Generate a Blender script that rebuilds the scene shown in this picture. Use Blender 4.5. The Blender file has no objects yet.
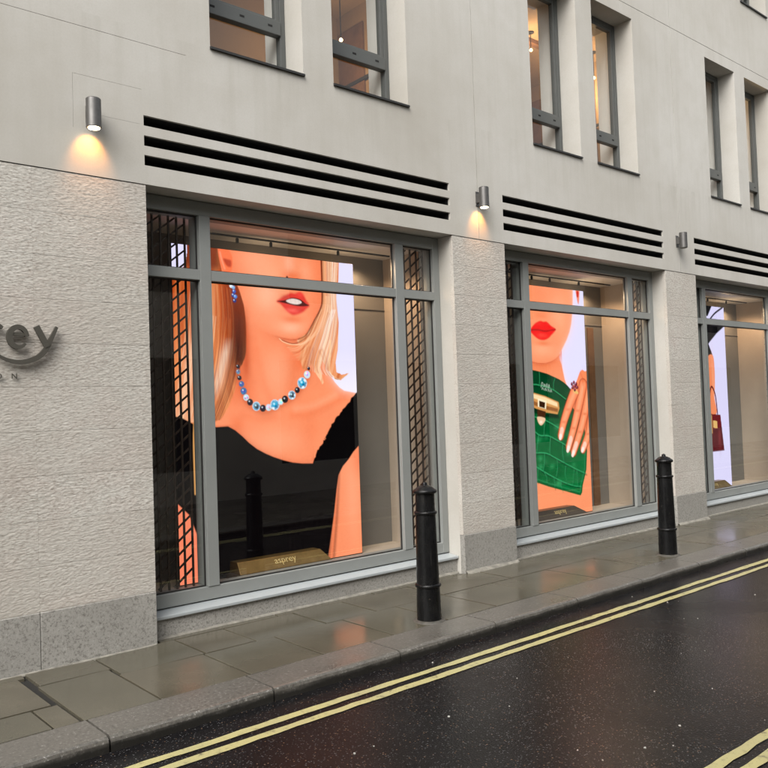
import bpy, math, random
import numpy as np
from mathutils import Matrix, Vector

random.seed(7)
rng = np.random.default_rng(11)
scene = bpy.context.scene
COL = scene.collection
R = math.radians

# ------------------------------------------------------------------ camera
EYE = 1.60
YAW, PITCH, ROLL = 0.710132665, 0.0331303295, 0.0348759997
fwd = Vector((math.sin(YAW) * math.cos(PITCH), math.cos(YAW) * math.cos(PITCH), math.sin(PITCH)))
rgt0 = Vector((math.cos(YAW), -math.sin(YAW), 0))
dwn0 = fwd.cross(rgt0)
rgt = math.cos(ROLL) * rgt0 + math.sin(ROLL) * dwn0
dwn = -math.sin(ROLL) * rgt0 + math.cos(ROLL) * dwn0
camd = bpy.data.cameras.new("camera")
cam = bpy.data.objects.new("camera", camd)
COL.objects.link(cam)
m3 = Matrix((rgt, -dwn, -fwd)).transposed()
cam.matrix_world = Matrix.Translation((0, 0, EYE)) @ m3.to_4x4()
camd.sensor_width = 36.0
camd.lens = 36.0 * 807.0555 / 768.0
camd.clip_start = 0.05
camd.clip_end = 500
scene.camera = cam

# ------------------------------------------------------------------ sky, sun, exposure (overcast)
EXPOSURE = 1.24
SUN_EL, SUN_AZ = 46.0, 240.0          # azimuth measured from +Y clockwise: light comes from the left front
world = bpy.data.worlds.new("World")
scene.world = world
world.use_nodes = True
wn = world.node_tree
wn.nodes.clear()
wo = wn.nodes.new("ShaderNodeOutputWorld")
bg = wn.nodes.new("ShaderNodeBackground")
sky = wn.nodes.new("ShaderNodeTexSky")
sky.sky_type = 'NISHITA'
sky.sun_disc = False
sky.sun_elevation = R(SUN_EL)
sky.sun_rotation = R(SUN_AZ)
sky.air_density = 1.5
sky.dust_density = 6.0
hs = wn.nodes.new("ShaderNodeHueSaturation")
hs.inputs["Saturation"].default_value = 0.22
wn.links.new(sky.outputs[0], hs.inputs["Color"])
wn.links.new(hs.outputs[0], bg.inputs[0])
bg.inputs[1].default_value = 0.10
wn.links.new(bg.outputs[0], wo.inputs[0])

sl = bpy.data.lights.new("sun", 'SUN')
sl.energy = 1.25
sl.angle = R(45)
sl.color = (1.0, 0.975, 0.94)
sun = bpy.data.objects.new("sun", sl)
COL.objects.link(sun)
az, el = R(SUN_AZ), R(SUN_EL)
tosun = Vector((math.sin(az) * math.cos(el), math.cos(az) * math.cos(el), math.sin(el)))
sun.rotation_euler = (-tosun).to_track_quat('-Z', 'Y').to_euler()
sun.location = tosun * 30

vs = scene.view_settings
vs.view_transform = 'Standard'
vs.look = 'None'
vs.exposure = EXPOSURE
vs.gamma = 1.0
vs.use_curve_mapping = False
SCREEN_POWER = 1.22 / (2 ** EXPOSURE)

# ------------------------------------------------------------------ helpers
def link(o, parent=None):
    COL.objects.link(o)
    if parent is not None:
        o.parent = parent
    return o

def wloc(o):
    v = Vector((0, 0, 0))
    while o is not None:
        v += Vector(o.location)
        o = o.parent
    return v

def tag(o, label=None, cat=None, group=None, kind=None):
    if label: o["label"] = label
    if cat: o["category"] = cat
    if group: o["group"] = group
    if kind: o["kind"] = kind
    return o

def empty(name, loc=(0, 0, 0), label=None, cat=None, group=None, kind=None):
    o = bpy.data.objects.new(name, None)
    o.empty_display_size = 0.1
    link(o)
    o.location = loc
    return tag(o, label, cat, group, kind)

def mesh_obj(name, verts, faces, mat, parent=None, smooth=False, origin=None, bevel=0.0, seg=2):
    """verts are world coordinates; the object sits at origin (world) under parent."""
    verts = np.asarray(verts, dtype=float)
    if origin is None:
        origin = (verts.min(0) + verts.max(0)) / 2
        origin[2] = verts[:, 2].min()
    origin = np.asarray(origin, dtype=float)
    me = bpy.data.meshes.new(name)
    me.from_pydata((verts - origin).tolist(), [], [tuple(f) for f in faces])
    me.update()
    if mat is not None:
        me.materials.append(mat)
    if smooth:
        for p in me.polygons:
            p.use_smooth = True
    o = bpy.data.objects.new(name, me)
    pw = wloc(parent) if parent is not None else Vector((0, 0, 0))
    link(o, parent)
    o.location = Vector(origin) - pw
    if bevel > 0:
        b = o.modifiers.new("bevel", 'BEVEL')
        b.width = bevel
        b.segments = seg
        b.limit_method = 'ANGLE'
        b.angle_limit = R(40)
    return o

class MB:
    def __init__(s):
        s.v = []; s.f = []
    def add(s, v, f):
        n = len(s.v)
        s.v += [tuple(p) for p in v]
        s.f += [tuple(i + n for i in q) for q in f]
        return s
    def box(s, x0, x1, y0, y1, z0, z1):
        v = [(x0, y0, z0), (x1, y0, z0), (x1, y1, z0), (x0, y1, z0), (x0, y0, z1), (x1, y0, z1), (x1, y1, z1), (x0, y1, z1)]
        f = [(0, 3, 2, 1), (4, 5, 6, 7), (0, 1, 5, 4), (1, 2, 6, 5), (2, 3, 7, 6), (3, 0, 4, 7)]
        return s.add(v, f)
    def hexa(s, v):
        f = [(0, 3, 2, 1), (4, 5, 6, 7), (0, 1, 5, 4), (1, 2, 6, 5), (2, 3, 7, 6), (3, 0, 4, 7)]
        return s.add(v, f)
    def lathe(s, c, prof, n=40, cap=True):
        v = []; f = []
        for r, z in prof:
            for k in range(n):
                a = 2 * math.pi * k / n
                v.append((c[0] + r * math.cos(a), c[1] + r * math.sin(a), c[2] + z))
        for i in range(len(prof) - 1):
            for k in range(n):
                f.append((i * n + k, i * n + (k + 1) % n, (i + 1) * n + (k + 1) % n, (i + 1) * n + k))
        if cap:
            f.append(tuple(range(n - 1, -1, -1)))
            f.append(tuple((len(prof) - 1) * n + k for k in range(n)))
        return s.add(v, f)
    def bar(s, a, b, w):
        a = Vector(a); b = Vector(b); d = (b - a).normalized()
        u = d.cross(Vector((0, 1, 0))); 
        if u.length < 1e-4: u = Vector((1, 0, 0))
        u.normalize(); t = d.cross(u)
        v = []
        for p in (a, b):
            for i, j in ((-1, -1), (1, -1), (1, 1), (-1, 1)):
                v.append(p + u * (i * w / 2) + t * (j * w / 2))
        return s.add(v, [(0, 3, 2, 1), (4, 5, 6, 7), (0, 1, 5, 4), (1, 2, 6, 5), (2, 3, 7, 6), (3, 0, 4, 7)])
    def build(s, name, mat, parent=None, smooth=False, bevel=0.0, seg=2, origin=None):
        return mesh_obj(name, s.v, s.f, mat, parent, smooth, origin, bevel, seg)

def box(name, mat, parent, x0, x1, y0, y1, z0, z1, bevel=0.0):
    return MB().box(x0, x1, y0, y1, z0, z1).build(name, mat, parent, bevel=bevel)

def sheet(name, parent, x0, x1, y, z0, z1):
    return mesh_obj(name, [(x0, y, z0), (x1, y, z0), (x1, y, z1), (x0, y, z1)], [(0, 1, 2, 3)], M["glass"], parent)

def plate(x0, x1, z0, z1, y0, y1, holes):
    """front sheet at y0 with rectangular holes whose sides run back to y1."""
    xs = sorted({x0, x1, *[h[0] for h in holes], *[h[1] for h in holes]})
    zs = sorted({z0, z1, *[h[2] for h in holes], *[h[3] for h in holes]})
    xs = [x for x in xs if x0 <= x <= x1]; zs = [z for z in zs if z0 <= z <= z1]
    def solid(i, j):
        if i < 0 or j < 0 or i >= len(xs) - 1 or j >= len(zs) - 1:
            return False
        cx = (xs[i] + xs[i + 1]) / 2; cz = (zs[j] + zs[j + 1]) / 2
        return not any(h[0] < cx < h[1] and h[2] < cz < h[3] for h in holes)
    V = []; F = []; idx = {}
    def vid(i, j, k):
        if (i, j, k) not in idx:
            idx[(i, j, k)] = len(V)
            V.append((xs[i], y1 if k else y0, zs[j]))
        return idx[(i, j, k)]
    for i in range(len(xs) - 1):
        for j in range(len(zs) - 1):
            if not solid(i, j):
                continue
            F.append((vid(i, j, 0), vid(i + 1, j, 0), vid(i + 1, j + 1, 0), vid(i, j + 1, 0)))
            if not solid(i - 1, j): F.append((vid(i, j, 1), vid(i, j, 0), vid(i, j + 1, 0), vid(i, j + 1, 1)))
            if not solid(i + 1, j): F.append((vid(i + 1, j, 0), vid(i + 1, j, 1), vid(i + 1, j + 1, 1), vid(i + 1, j + 1, 0)))
            if not solid(i, j - 1): F.append((vid(i, j, 1), vid(i + 1, j, 1), vid(i + 1, j, 0), vid(i, j, 0)))
            if not solid(i, j + 1): F.append((vid(i, j + 1, 0), vid(i + 1, j + 1, 0), vid(i + 1, j + 1, 1), vid(i, j + 1, 1)))
    return V, F

def vnoise(x, y, seed=0):
    """smooth value noise on arrays, range 0..1"""
    xi = np.floor(x).astype(np.int64); yi = np.floor(y).astype(np.int64)
    fx = x - xi; fy = y - yi
    fx = fx * fx * (3 - 2 * fx); fy = fy * fy * (3 - 2 * fy)
    def h(a, b):
        n = (a * 374761393 + b * 668265263 + seed * 974711) & 0x7fffffff
        n = ((n ^ (n >> 13)) * 1274126177) & 0x7fffffff
        return ((n ^ (n >> 16)) & 0xffff) / 65535.0
    return (h(xi, yi) * (1 - fx) + h(xi + 1, yi) * fx) * (1 - fy) + (h(xi, yi + 1) * (1 - fx) + h(xi + 1, yi + 1) * fx) * fy

def srgb(r, g, b):
    def c(v):
        v /= 255.0
        return v / 12.92 if v <= 0.04045 else ((v + 0.055) / 1.055) ** 2.4
    return (c(r), c(g), c(b))

# ------------------------------------------------------------------ materials
class NT:
    def __init__(s, name):
        s.m = bpy.data.materials.new(name); s.m.use_nodes = True
        s.t = s.m.node_tree; s.t.nodes.clear()
        s.out = s.n("ShaderNodeOutputMaterial")
        s.pos = None
    def n(s, k, **kw):
        o = s.t.nodes.new(k)
        for a, b in kw.items(): setattr(o, a, b)
        return o
    def l(s, a, b): s.t.links.new(a, b)
    def P(s, scale=(1, 1, 1)):
        if s.pos is None: s.pos = s.n("ShaderNodeNewGeometry").outputs["Position"]
        mp = s.n("ShaderNodeMapping"); mp.inputs["Scale"].default_value = scale
        s.l(s.pos, mp.inputs[0]); return mp.outputs[0]
    def noise(s, scale, detail=4, rough=0.55, vec=(1, 1, 1), dist=0.0):
        o = s.n("ShaderNodeTexNoise"); o.inputs["Scale"].default_value = scale
        o.inputs["Detail"].default_value = detail; o.inputs["Roughness"].default_value = rough
        o.inputs["Distortion"].default_value = dist
        s.l(s.P(vec), o.inputs["Vector"]); return o.outputs[0]
    def voro(s, scale, vec=(1, 1, 1), feature='F1', out="Distance"):
        o = s.n("ShaderNodeTexVoronoi", feature=feature); o.inputs["Scale"].default_value = scale
        s.l(s.P(vec), o.inputs["Vector"]); return o.outputs[out]
    def ramp(s, fac, stops, interp='LINEAR'):
        o = s.n("ShaderNodeValToRGB"); e = o.color_ramp; e.interpolation = interp
        while len(e.elements) < len(stops): e.elements.new(0.5)
        for el, (p, c) in zip(e.elements, stops):
            el.position = p; el.color = (*c, 1) if len(c) == 3 else c
        s.l(fac, o.inputs[0]); return o.outputs[0]
    def rng(s, v, a, b, c, d):
        o = s.n("ShaderNodeMapRange"); s.l(v, o.inputs[0])
        for i, x in enumerate((a, b, c, d)): o.inputs[i + 1].default_value = x
        return o.outputs[0]
    def mix(s, fac, a, b, mode='MIX'):
        o = s.n("ShaderNodeMix", data_type='RGBA', blend_type=mode)
        for sock, val in ((o.inputs[0], fac), (o.inputs[6], a), (o.inputs[7], b)):
            if isinstance(val, (int, float)): sock.default_value = val
            elif isinstance(val, tuple): sock.default_value = (*val, 1)
            else: s.l(val, sock)
        return o.outputs[2]
    def math(s, op, a, b=0.0):
        o = s.n("ShaderNodeMath", operation=op)
        for sock, val in ((o.inputs[0], a), (o.inputs[1], b)):
            if isinstance(val, (int, float)): sock.default_value = val
            else: s.l(val, sock)
        return o.outputs[0]
    def bump(s, h, strength, dist, prev=None):
        o = s.n("ShaderNodeBump"); o.inputs["Strength"].default_value = strength
        o.inputs["Distance"].default_value = dist; s.l(h, o.inputs["Height"])
        if prev is not None: s.l(prev, o.inputs["Normal"])
        return o.outputs[0]
    def rand(s): return s.n("ShaderNodeObjectInfo").outputs["Random"]
    def bsdf(s, color, rough=0.6, metal=0.0, spec=0.5, normal=None, coat=0.0, coatr=0.1):
        b = s.n("ShaderNodeBsdfPrincipled")
        for k, v in (("Base Color", color), ("Roughness", rough), ("Metallic", metal), ("Specular IOR Level", spec), ("Coat Weight", coat), ("Coat Roughness", coatr)):
            if isinstance(v, (int, float)): b.inputs[k].default_value = v
            elif isinstance(v, tuple): b.inputs[k].default_value = (*v, 1)
            else: s.l(v, b.inputs[k])
        if normal is not None: s.l(normal, b.inputs["Normal"])
        s.l(b.outputs[0], s.out.inputs[0]); return s.m

def mat_smooth_stone():
    s = NT("smooth_limestone")
    big = s.noise(0.5, 6, 0.62); mid = s.noise(4.5, 5, 0.65); fine = s.noise(70, 3, 0.6)
    streak = s.noise(2.2, 5, 0.62, (4.0, 1, 0.22))
    c = s.ramp(big, [(0.28, (0.385, 0.365, 0.325)), (0.5, (0.445, 0.43, 0.395)), (0.72, (0.495, 0.484, 0.455))])
    c = s.mix(s.rng(streak, 0.48, 0.78, 0, 0.30), c, (0.35, 0.33, 0.285))
    c = s.mix(s.rng(mid, 0.45, 0.75, 0, 0.28), c, (0.37, 0.345, 0.30))
    c = s.mix(s.rng(fine, 0.4, 0.7, 0, 0.14), c, (0.31, 0.285, 0.25))
    sz = s.n("ShaderNodeSeparateXYZ"); s.l(s.pos, sz.inputs[0])
    drip = s.noise(7.0, 4, 0.6, (1.0, 1, 0.10))
    run = s.math('MULTIPLY', s.rng(sz.outputs[2], 3.85, 4.44, 0, 1), s.math('LESS_THAN', sz.outputs[2], 4.45))
    c = s.mix(s.math('MULTIPLY', run, s.rng(drip, 0.50, 0.70, 0, 0.26)), c, (0.27, 0.25, 0.21))
    pit = s.rng(s.voro(7.0), 0.0, 0.022, 0.55, 0.0)
    c = s.mix(pit, c, (0.20, 0.18, 0.15))
    nb = s.bump(mid, 0.10, 0.01)
    return s.bsdf(c, 0.78, normal=s.bump(fine, 0.12, 0.003, nb), spec=0.25)

def mat_rough_stone():
    s = NT("chiselled_limestone")
    big = s.noise(1.1, 5, 0.6); strokes = s.noise(80, 3, 0.7, (0.5, 1, 1.7)); fine = s.noise(190, 3, 0.65)
    pink = s.noise(2.0, 6, 0.7); worn = s.noise(5.0, 5, 0.7)
    c = s.ramp(big, [(0.3, (0.41, 0.39, 0.35)), (0.7, (0.50, 0.48, 0.44))])
    c = s.mix(s.rng(pink, 0.46, 0.66, 0, 0.55), c, (0.44, 0.375, 0.335))
    c = s.mix(s.rng(worn, 0.50, 0.70, 0, 0.35), c, (0.36, 0.335, 0.295))
    c = s.mix(s.rng(strokes, 0.50, 0.64, 0, 0.70), c, (0.235, 0.205, 0.175))
    c = s.mix(s.rng(strokes, 0.36, 0.45, 0.5, 0), c, (0.60, 0.59, 0.55))
    c = s.mix(s.rng(s.rand(), 0, 1, 0, 0.5), c, (0.385, 0.355, 0.315))
    nb = s.bump(strokes, 0.16, 0.004)
    nb = s.bump(fine, 0.2, 0.0015, nb)
    return s.bsdf(c, 0.9, normal=nb, spec=0.2)

def mat_granite(name, base, light, dark, rough=0.45, wet=0.0):
    s = NT(name)
    sp = s.noise(62, 3, 0.8); sp2 = s.noise(90, 2, 0.6); big = s.noise(1.5, 4, 0.6)
    c = s.ramp(sp, [(0.36, dark), (0.47, base), (0.6, base), (0.72, light)])
    c = s.mix(s.rng(sp2, 0.56, 0.68, 0, 0.6), c, dark)
    c = s.mix(s.rng(big, 0.35, 0.75, 0, 0.35), c, tuple(x * 0.55 for x in base))
    c = s.mix(s.rng(s.rand(), 0, 1, 0, 0.3), c, tuple(x * 0.7 for x in base))
    r = s.rng(big, 0.3, 0.7, rough, rough * 0.55)
    return s.bsdf(c, r, normal=s.bump(sp, 0.12, 0.003), spec=0.5)

def mat_paving():
    s = NT("wet_york_stone")
    big = s.noise(1.6, 5, 0.55); mid = s.noise(7, 4, 0.6); fine = s.noise(150, 3, 0.6); wet = s.noise(0.9, 3, 0.5)
    c = s.ramp(big, [(0.25, (0.056, 0.049, 0.035)), (0.55, (0.086, 0.076, 0.055)), (0.8, (0.118, 0.104, 0.078))])
    c = s.mix(s.rng(mid, 0.45, 0.75, 0, 0.35), c, (0.052, 0.046, 0.032))
    c = s.mix(s.rng(s.rand(), 0, 1, 0, 0.6), c, (0.074, 0.070, 0.052))
    c = s.mix(s.rng(fine, 0.55, 0.75, 0, 0.35), c, (0.17, 0.15, 0.115))
    gum = s.rng(s.voro(9.0), 0.06, 0.10, 0.6, 0.0)
    c = s.mix(gum, c, (0.028, 0.026, 0.022))
    r = s.rng(wet, 0.36, 0.62, 0.34, 0.13)
    nb = s.bump(mid, 0.10, 0.006); nb = s.bump(fine, 0.16, 0.0015, nb)
    return s.bsdf(c, r, normal=nb, spec=0.5)

def mat_asphalt():
    s = NT("wet_asphalt")
    ag = s.voro(95, out="Color"); agd = s.voro(95); mid = s.noise(2.0, 5, 0.6); wet = s.noise(0.7, 4, 0.55); lane = s.noise(0.45, 3, 0.5)
    sep = s.n("ShaderNodeSeparateColor"); s.l(ag, sep.inputs[0])
    c = s.ramp(mid, [(0.3, (0.0055, 0.0053, 0.0058)), (0.7, (0.010, 0.0095, 0.010))])
    c = s.mix(s.rng(lane, 0.42, 0.6, 0, 0.5), c, (0.012, 0.0085, 0.0083))
    wear = s.rng(s.noise(0.9, 4, 0.6), 0.4, 0.65, 0.45, 1.0)
    stones = s.math('MULTIPLY', s.rng(sep.outputs[0], 0.74, 0.92, 0, 1), s.rng(agd, 0.25, 0.45, 1, 0))
    c = s.mix(s.math('MULTIPLY', s.math('MULTIPLY', stones, wear), 0.75), c, (0.14, 0.14, 0.142))
    tan = s.math('MULTIPLY', s.rng(sep.outputs[1], 0.94, 0.97, 0, 1), s.rng(agd, 0.25, 0.45, 1, 0))
    c = s.mix(s.math('MULTIPLY', tan, 0.6), c, (0.20, 0.12, 0.07))
    r = s.rng(wet, 0.35, 0.65, 0.32, 0.13)
    nb = s.bump(agd, 0.22, 0.004); nb = s.bump(s.noise(240, 2, 0.5), 0.25, 0.002, nb)
    return s.bsdf(c, r, normal=nb, spec=0.10)

def mat_kerb():
    s = NT("wet_kerb_granite")
    sp = s.noise(52, 3, 0.8); big = s.noise(2.0, 4, 0.6); edge = s.noise(9, 5, 0.65)
    c = s.ramp(sp, [(0.36, (0.05, 0.047, 0.042)), (0.47, (0.105, 0.098, 0.086)), (0.6, (0.118, 0.110, 0.097)), (0.68, (0.34, 0.33, 0.31))])
    c = s.mix(s.rng(big, 0.35, 0.75, 0, 0.4), c, (0.06, 0.056, 0.048))
    c = s.mix(s.rng(s.rand(), 0, 1, 0, 0.3), c, (0.10, 0.092, 0.08))
    # upright face turns darker towards its foot, with an uneven edge
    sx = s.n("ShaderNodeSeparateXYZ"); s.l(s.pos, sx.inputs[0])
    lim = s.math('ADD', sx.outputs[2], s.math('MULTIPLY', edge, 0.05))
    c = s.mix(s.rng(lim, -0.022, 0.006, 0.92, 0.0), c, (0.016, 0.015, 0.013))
    return s.bsdf(c, s.rng(big, 0.3, 0.7, 0.42, 0.22), normal=s.bump(sp, 0.25, 0.003), spec=0.5)

def mat_yellow():
    s = NT("worn_yellow_paint")
    w = s.noise(22, 5, 0.7); f = s.noise(160, 2, 0.6); big = s.noise(3, 3, 0.5)
    c = s.mix(s.rng(big, 0.3, 0.7, 0, 1), (0.41, 0.37, 0.165), (0.35, 0.325, 0.17))
    c = s.mix(s.rng(w, 0.56, 0.70, 0, 0.85), c, (0.05, 0.042, 0.034))
    c = s.mix(s.rng(f, 0.60, 0.72, 0, 0.6), c, (0.07, 0.06, 0.045))
    return s.bsdf(c, 0.38, normal=s.bump(f, 0.2, 0.003), spec=0.5)

def mat_plain(name, col, rough=0.5, metal=0.0, spec=0.5, var=0.12, scale=8, bump=0.0, coat=0.0):
    s = NT(name)
    n = s.noise(scale, 5, 0.6)
    dark = tuple(x * (1 - var * 2) for x in col)
    c = s.mix(s.rng(n, 0.3, 0.72, 0, 1), col, dark)
    nb = s.bump(s.noise(scale * 12, 3, 0.6), bump, 0.004) if bump else None
    rr = s.rng(n, 0.3, 0.7, rough, min(1, rough * 1.3))
    return s.bsdf(c, rr, metal=metal, spec=spec, normal=nb, coat=coat)

def mat_iron():
    s = NT("black_painted_iron")
    n = s.noise(14, 5, 0.65); chip = s.noise(38, 4, 0.7); drip = s.noise(16, 4, 0.6, (1, 1, 0.15)); fine = s.noise(220, 3, 0.6)
    c = s.mix(s.rng(n, 0.35, 0.7, 0, 1), (0.004, 0.004, 0.0045), (0.008, 0.008, 0.008))
    c = s.mix(s.rng(chip, 0.67, 0.70, 0, 0.75), c, (0.10, 0.085, 0.07))
    c = s.mix(s.rng(drip, 0.60, 0.78, 0, 0.35), c, (0.07, 0.068, 0.06))
    nb = s.bump(n, 0.25, 0.004); nb = s.bump(fine, 0.08, 0.001, nb)
    return s.bsdf(c, s.rng(drip, 0.4, 0.7, 0.22, 0.45), normal=nb, spec=0.25)

def mat_emit(name, col, power):
    s = NT(name); e = s.n("ShaderNodeEmission")
    e.inputs[0].default_value = (*col, 1); e.inputs[1].default_value = power
    s.l(e.outputs[0], s.out.inputs[0]); return s.m

def mat_glass():
    s = NT("window_glass")
    tr = s.n("ShaderNodeBsdfTransparent"); tr.inputs[0].default_value = (0.93, 0.95, 0.94, 1)
    gl = s.n("ShaderNodeBsdfGlossy"); gl.inputs["Roughness"].default_value = 0.0
    gl.inputs["Color"].default_value = (0.95, 0.97, 0.97, 1)
    lw = s.n("ShaderNodeLayerWeight"); lw.inputs[0].default_value = 0.5
    f = s.math('POWER', lw.outputs["Facing"], 5.0)
    f = s.math('ADD', s.math('MULTIPLY', f, 0.90), 0.085)
    mx = s.n("ShaderNodeMixShader")
    s.l(f, mx.inputs[0]); s.l(tr.outputs[0], mx.inputs[1]); s.l(gl.outputs[0], mx.inputs[2])
    s.l(mx.outputs[0], s.out.inputs[0]); return s.m

def mat_screen():
    s = NT("led_picture")
    a = s.n("ShaderNodeVertexColor", layer_name="picture")
    e = s.n("ShaderNodeEmission"); e.inputs[1].default_value = SCREEN_POWER
    s.l(a.outputs[0], e.inputs[0]); s.l(e.outputs[0], s.out.inputs[0]); return s.m

M = dict(
    smooth=mat_smooth_stone(), rough=mat_rough_stone(),
    granite=mat_granite("grey_granite", (0.31, 0.30, 0.275), (0.46, 0.45, 0.42), (0.13, 0.122, 0.11), 0.5),
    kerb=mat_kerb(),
    paving=mat_paving(), asphalt=mat_asphalt(), yellow=mat_yellow(),
    joint=mat_plain("dark_joint", (0.012, 0.011, 0.009), 0.9, var=0.2, scale=30),
    mortar=mat_plain("pale_mortar", (0.25, 0.235, 0.20), 0.7, var=0.3, scale=14, bump=0.4),
    mortar_dark=mat_plain("damp_mortar", (0.09, 0.083, 0.07), 0.5, var=0.3, scale=25, bump=0.5),
    frame=mat_plain("grey_metal_frame", (0.225, 0.235, 0.225), 0.42, metal=0.0, var=0.05, scale=3),
    sill=mat_plain("pale_metal_sill", (0.40, 0.43, 0.44), 0.3, metal=0.2, var=0.03, scale=5),
    upframe=mat_plain("dark_grey_metal_frame", (0.085, 0.090, 0.087), 0.42, var=0.05, scale=3),
    darkmetal=mat_plain("dark_metal", (0.035, 0.034, 0.033), 0.45, metal=0.3),
    void=mat_plain("black_vent_lining", (0.012, 0.012, 0.012), 0.9),
    glass=mat_glass(), screen=mat_screen(),
    lattice=mat_plain("bronze_lattice", (0.045, 0.028, 0.02), 0.45, metal=0.4, var=0.2, scale=20),
    iron=mat_iron(),
    lamp=mat_plain("brushed_lamp_metal", (0.16, 0.155, 0.15), 0.38, metal=0.85, var=0.1, scale=20),
    letter=mat_plain("dark_bronze_letter", (0.105, 0.098, 0.082), 0.45, metal=0.5, var=0.1, scale=20),
    beige=mat_plain("beige_display_lining", (0.46, 0.37, 0.29), 0.7, var=0.05, scale=2),
    greypanel=mat_plain("grey_display_panel", (0.20, 0.185, 0.165), 0.65, var=0.05, scale=2),
    whitepanel=mat_plain("white_plaster", (0.74, 0.72, 0.69), 0.8, var=0.04, scale=2),
    brown=mat_plain("brown_room_wall", (0.34, 0.235, 0.135), 0.8, var=0.12, scale=1.2),
    wood=mat_plain("brown_wood_panel", (0.20, 0.10, 0.045), 0.5, var=0.2, scale=4),
    brass=mat_plain("brushed_brass", (0.30, 0.19, 0.065), 0.35, metal=0.8, var=0.15, scale=10),
    darkbrass=mat_plain("dark_brown_lacquer", (0.06, 0.04, 0.025), 0.3, var=0.15, scale=10),
    gilt=mat_plain("gilt_lettering", (0.80, 0.62, 0.28), 0.3, metal=0.6),
    grit=mat_plain("pale_grit", (0.50, 0.48, 0.44), 0.6, var=0.2, scale=30),
    opposite=mat_plain("pale_render", (0.58, 0.56, 0.52), 0.85, var=0.12, scale=1),
    darkglass=mat_plain("dark_window", (0.02, 0.022, 0.025), 0.12, var=0.1),
    bulb=mat_emit("warm_bulb", (1.0, 0.66, 0.32), 3.5),
    lens=mat_emit("warm_lamp_lens", (1.0, 0.80, 0.52), 5.0),
)

# ------------------------------------------------------------------ layout numbers (metres)
FY = 5.50            # facade plane
WY = 5.70            # shop window frame plane
UY = 5.75            # upper window frame plane
PITCHX = 3.94
OPEN = [(2.515 + PITCHX * k, 5.68 + PITCHX * k) for k in range(4)]
BAND = 3.30          # bottom of smooth band
LEFT, RIGHT = -3.0, 18.27
TOPZ = 10.2
KERB0, KERB1 = 4.08, 4.40
ROADZ = -0.078
FARKERB = 1.42

# ------------------------------------------------------------------ ground, road, pavement
road = MB().box(-14, 34, FARKERB - 0.1, KERB0 + 0.1, ROADZ - 0.12, ROADZ).build("road", M["asphalt"])
tag(road, kind="structure")
ground = mesh_obj("ground", [(-250, -250, -0.3), (250, -250, -0.3), (250, 250, -0.3), (-250, 250, -0.3)], [(0, 1, 2, 3)], M["paving"])
tag(ground, kind="structure")

def yellow_line(yc, w, seed):
    r = np.random.default_rng(seed)
    xs = np.arange(-13.5, 33.5, 0.06)
    j0 = (vnoise(xs * 9, xs * 0, seed) - 0.5) * 0.012 + (r.random(len(xs)) - 0.5) * 0.003 + (vnoise(xs * .7, xs * 0, seed + 5) - .5) * .006
    j1 = (vnoise(xs * 9, xs * 0, seed + 1) - 0.5) * 0.012 + (r.random(len(xs)) - 0.5) * 0.003 + (vnoise(xs * .7, xs * 0, seed + 5) - .5) * .006
    v = [(x, yc - w / 2 + a, ROADZ + 0.004) for x, a in zip(xs, j0)] + [(x, yc + w / 2 + a, ROADZ + 0.004) for x, a in zip(xs, j1)]
    n = len(xs)
    f = [(i, i + 1, n + i + 1, n + i) for i in range(n - 1)]
    return mesh_obj("yellow_line", v, f, M["yellow"], road)
for yc, sd in ((3.822, 1), (3.699, 2), (1.890, 3), (1.781, 4)):
    yellow_line(yc, 0.058, sd)

pav = box("pavement", M["joint"], None, -14, 34, KERB0 + 0.2, 5.62, -0.25, -0.022)
tag(pav, kind="structure")
def slab(x0, x1, y0, y1, parent=pav, sl=0.0):
    g = 0.0065
    t = [random.uniform(-0.0025, 0.0025) for _ in range(4)]
    mb = MB()
    mb.hexa([(x0 + g, y0 + g, -0.06), (x1 - g, y0 + g, -0.06), (x1 - g, y1 - g, -0.06), (x0 + g, y1 - g, -0.06),
             (x0 + g, y0 + g, t[0]), (x1 - g, y0 + g, t[1]), (x1 - g, y1 - g, t[2]), (x0 + g, y1 - g, t[3])])
    return mb.build("paving_slab", M["paving"], parent, bevel=0.002, seg=1)
K, BK = KERB1 + 0.004, 5.498
# the slabs by the corner pier, laid as in the photograph
slab(1.585, 2.03, K, 5.175); slab(1.60, 2.05, 5.175, BK)
slab(1.43, 1.575, K, 4.77); slab(0.62, 1.43, K, 4.77); slab(0.80, 1.545, 4.77, 5.40); slab(0.80, 1.59, 5.40, BK)
slab(2.03, 2.62, K, 5.02); slab(2.05, 2.64, 5.02, BK)
fx = [2.62, 3.18, 3.80]
while fx[-1] < 30: fx.append(fx[-1] + random.choice((0.55, 0.62, 0.70, 0.78)))
bx_ = [2.64, 3.04, 3.66]
while bx_[-1] < 30: bx_.append(bx_[-1] + random.choice((0.5, 0.62, 0.75, 0.9)))
for a, b in zip(fx, fx[1:]): slab(a, b, K, 5.02)
def base_y(x):
    return BK
for a, b in zip(bx_, bx_[1:]): slab(a, b, 5.02, 5.62 if False else BK)
lx = [0.62]
while lx[-1] > -12: lx.append(lx[-1] - random.choice((0.6, 0.7, 0.85)))
for a, b in zip(lx[1:], lx): slab(a, b, K, 5.0)
lx = [0.80]
while lx[-1] > -12: lx.append(lx[-1] - random.choice((0.6, 0.7, 0.85)))
for a, b in zip(lx[1:], lx): slab(a, b, 5.0, BK)
# paving that runs in under each shop window sill
for (a, b) in OPEN:
    x = a + 0.02
    while x < b - 0.05:
        x2 = min(b - 0.02, x + 1.0)
        slab(x, x2, BK, 5.598); x = x2

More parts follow.
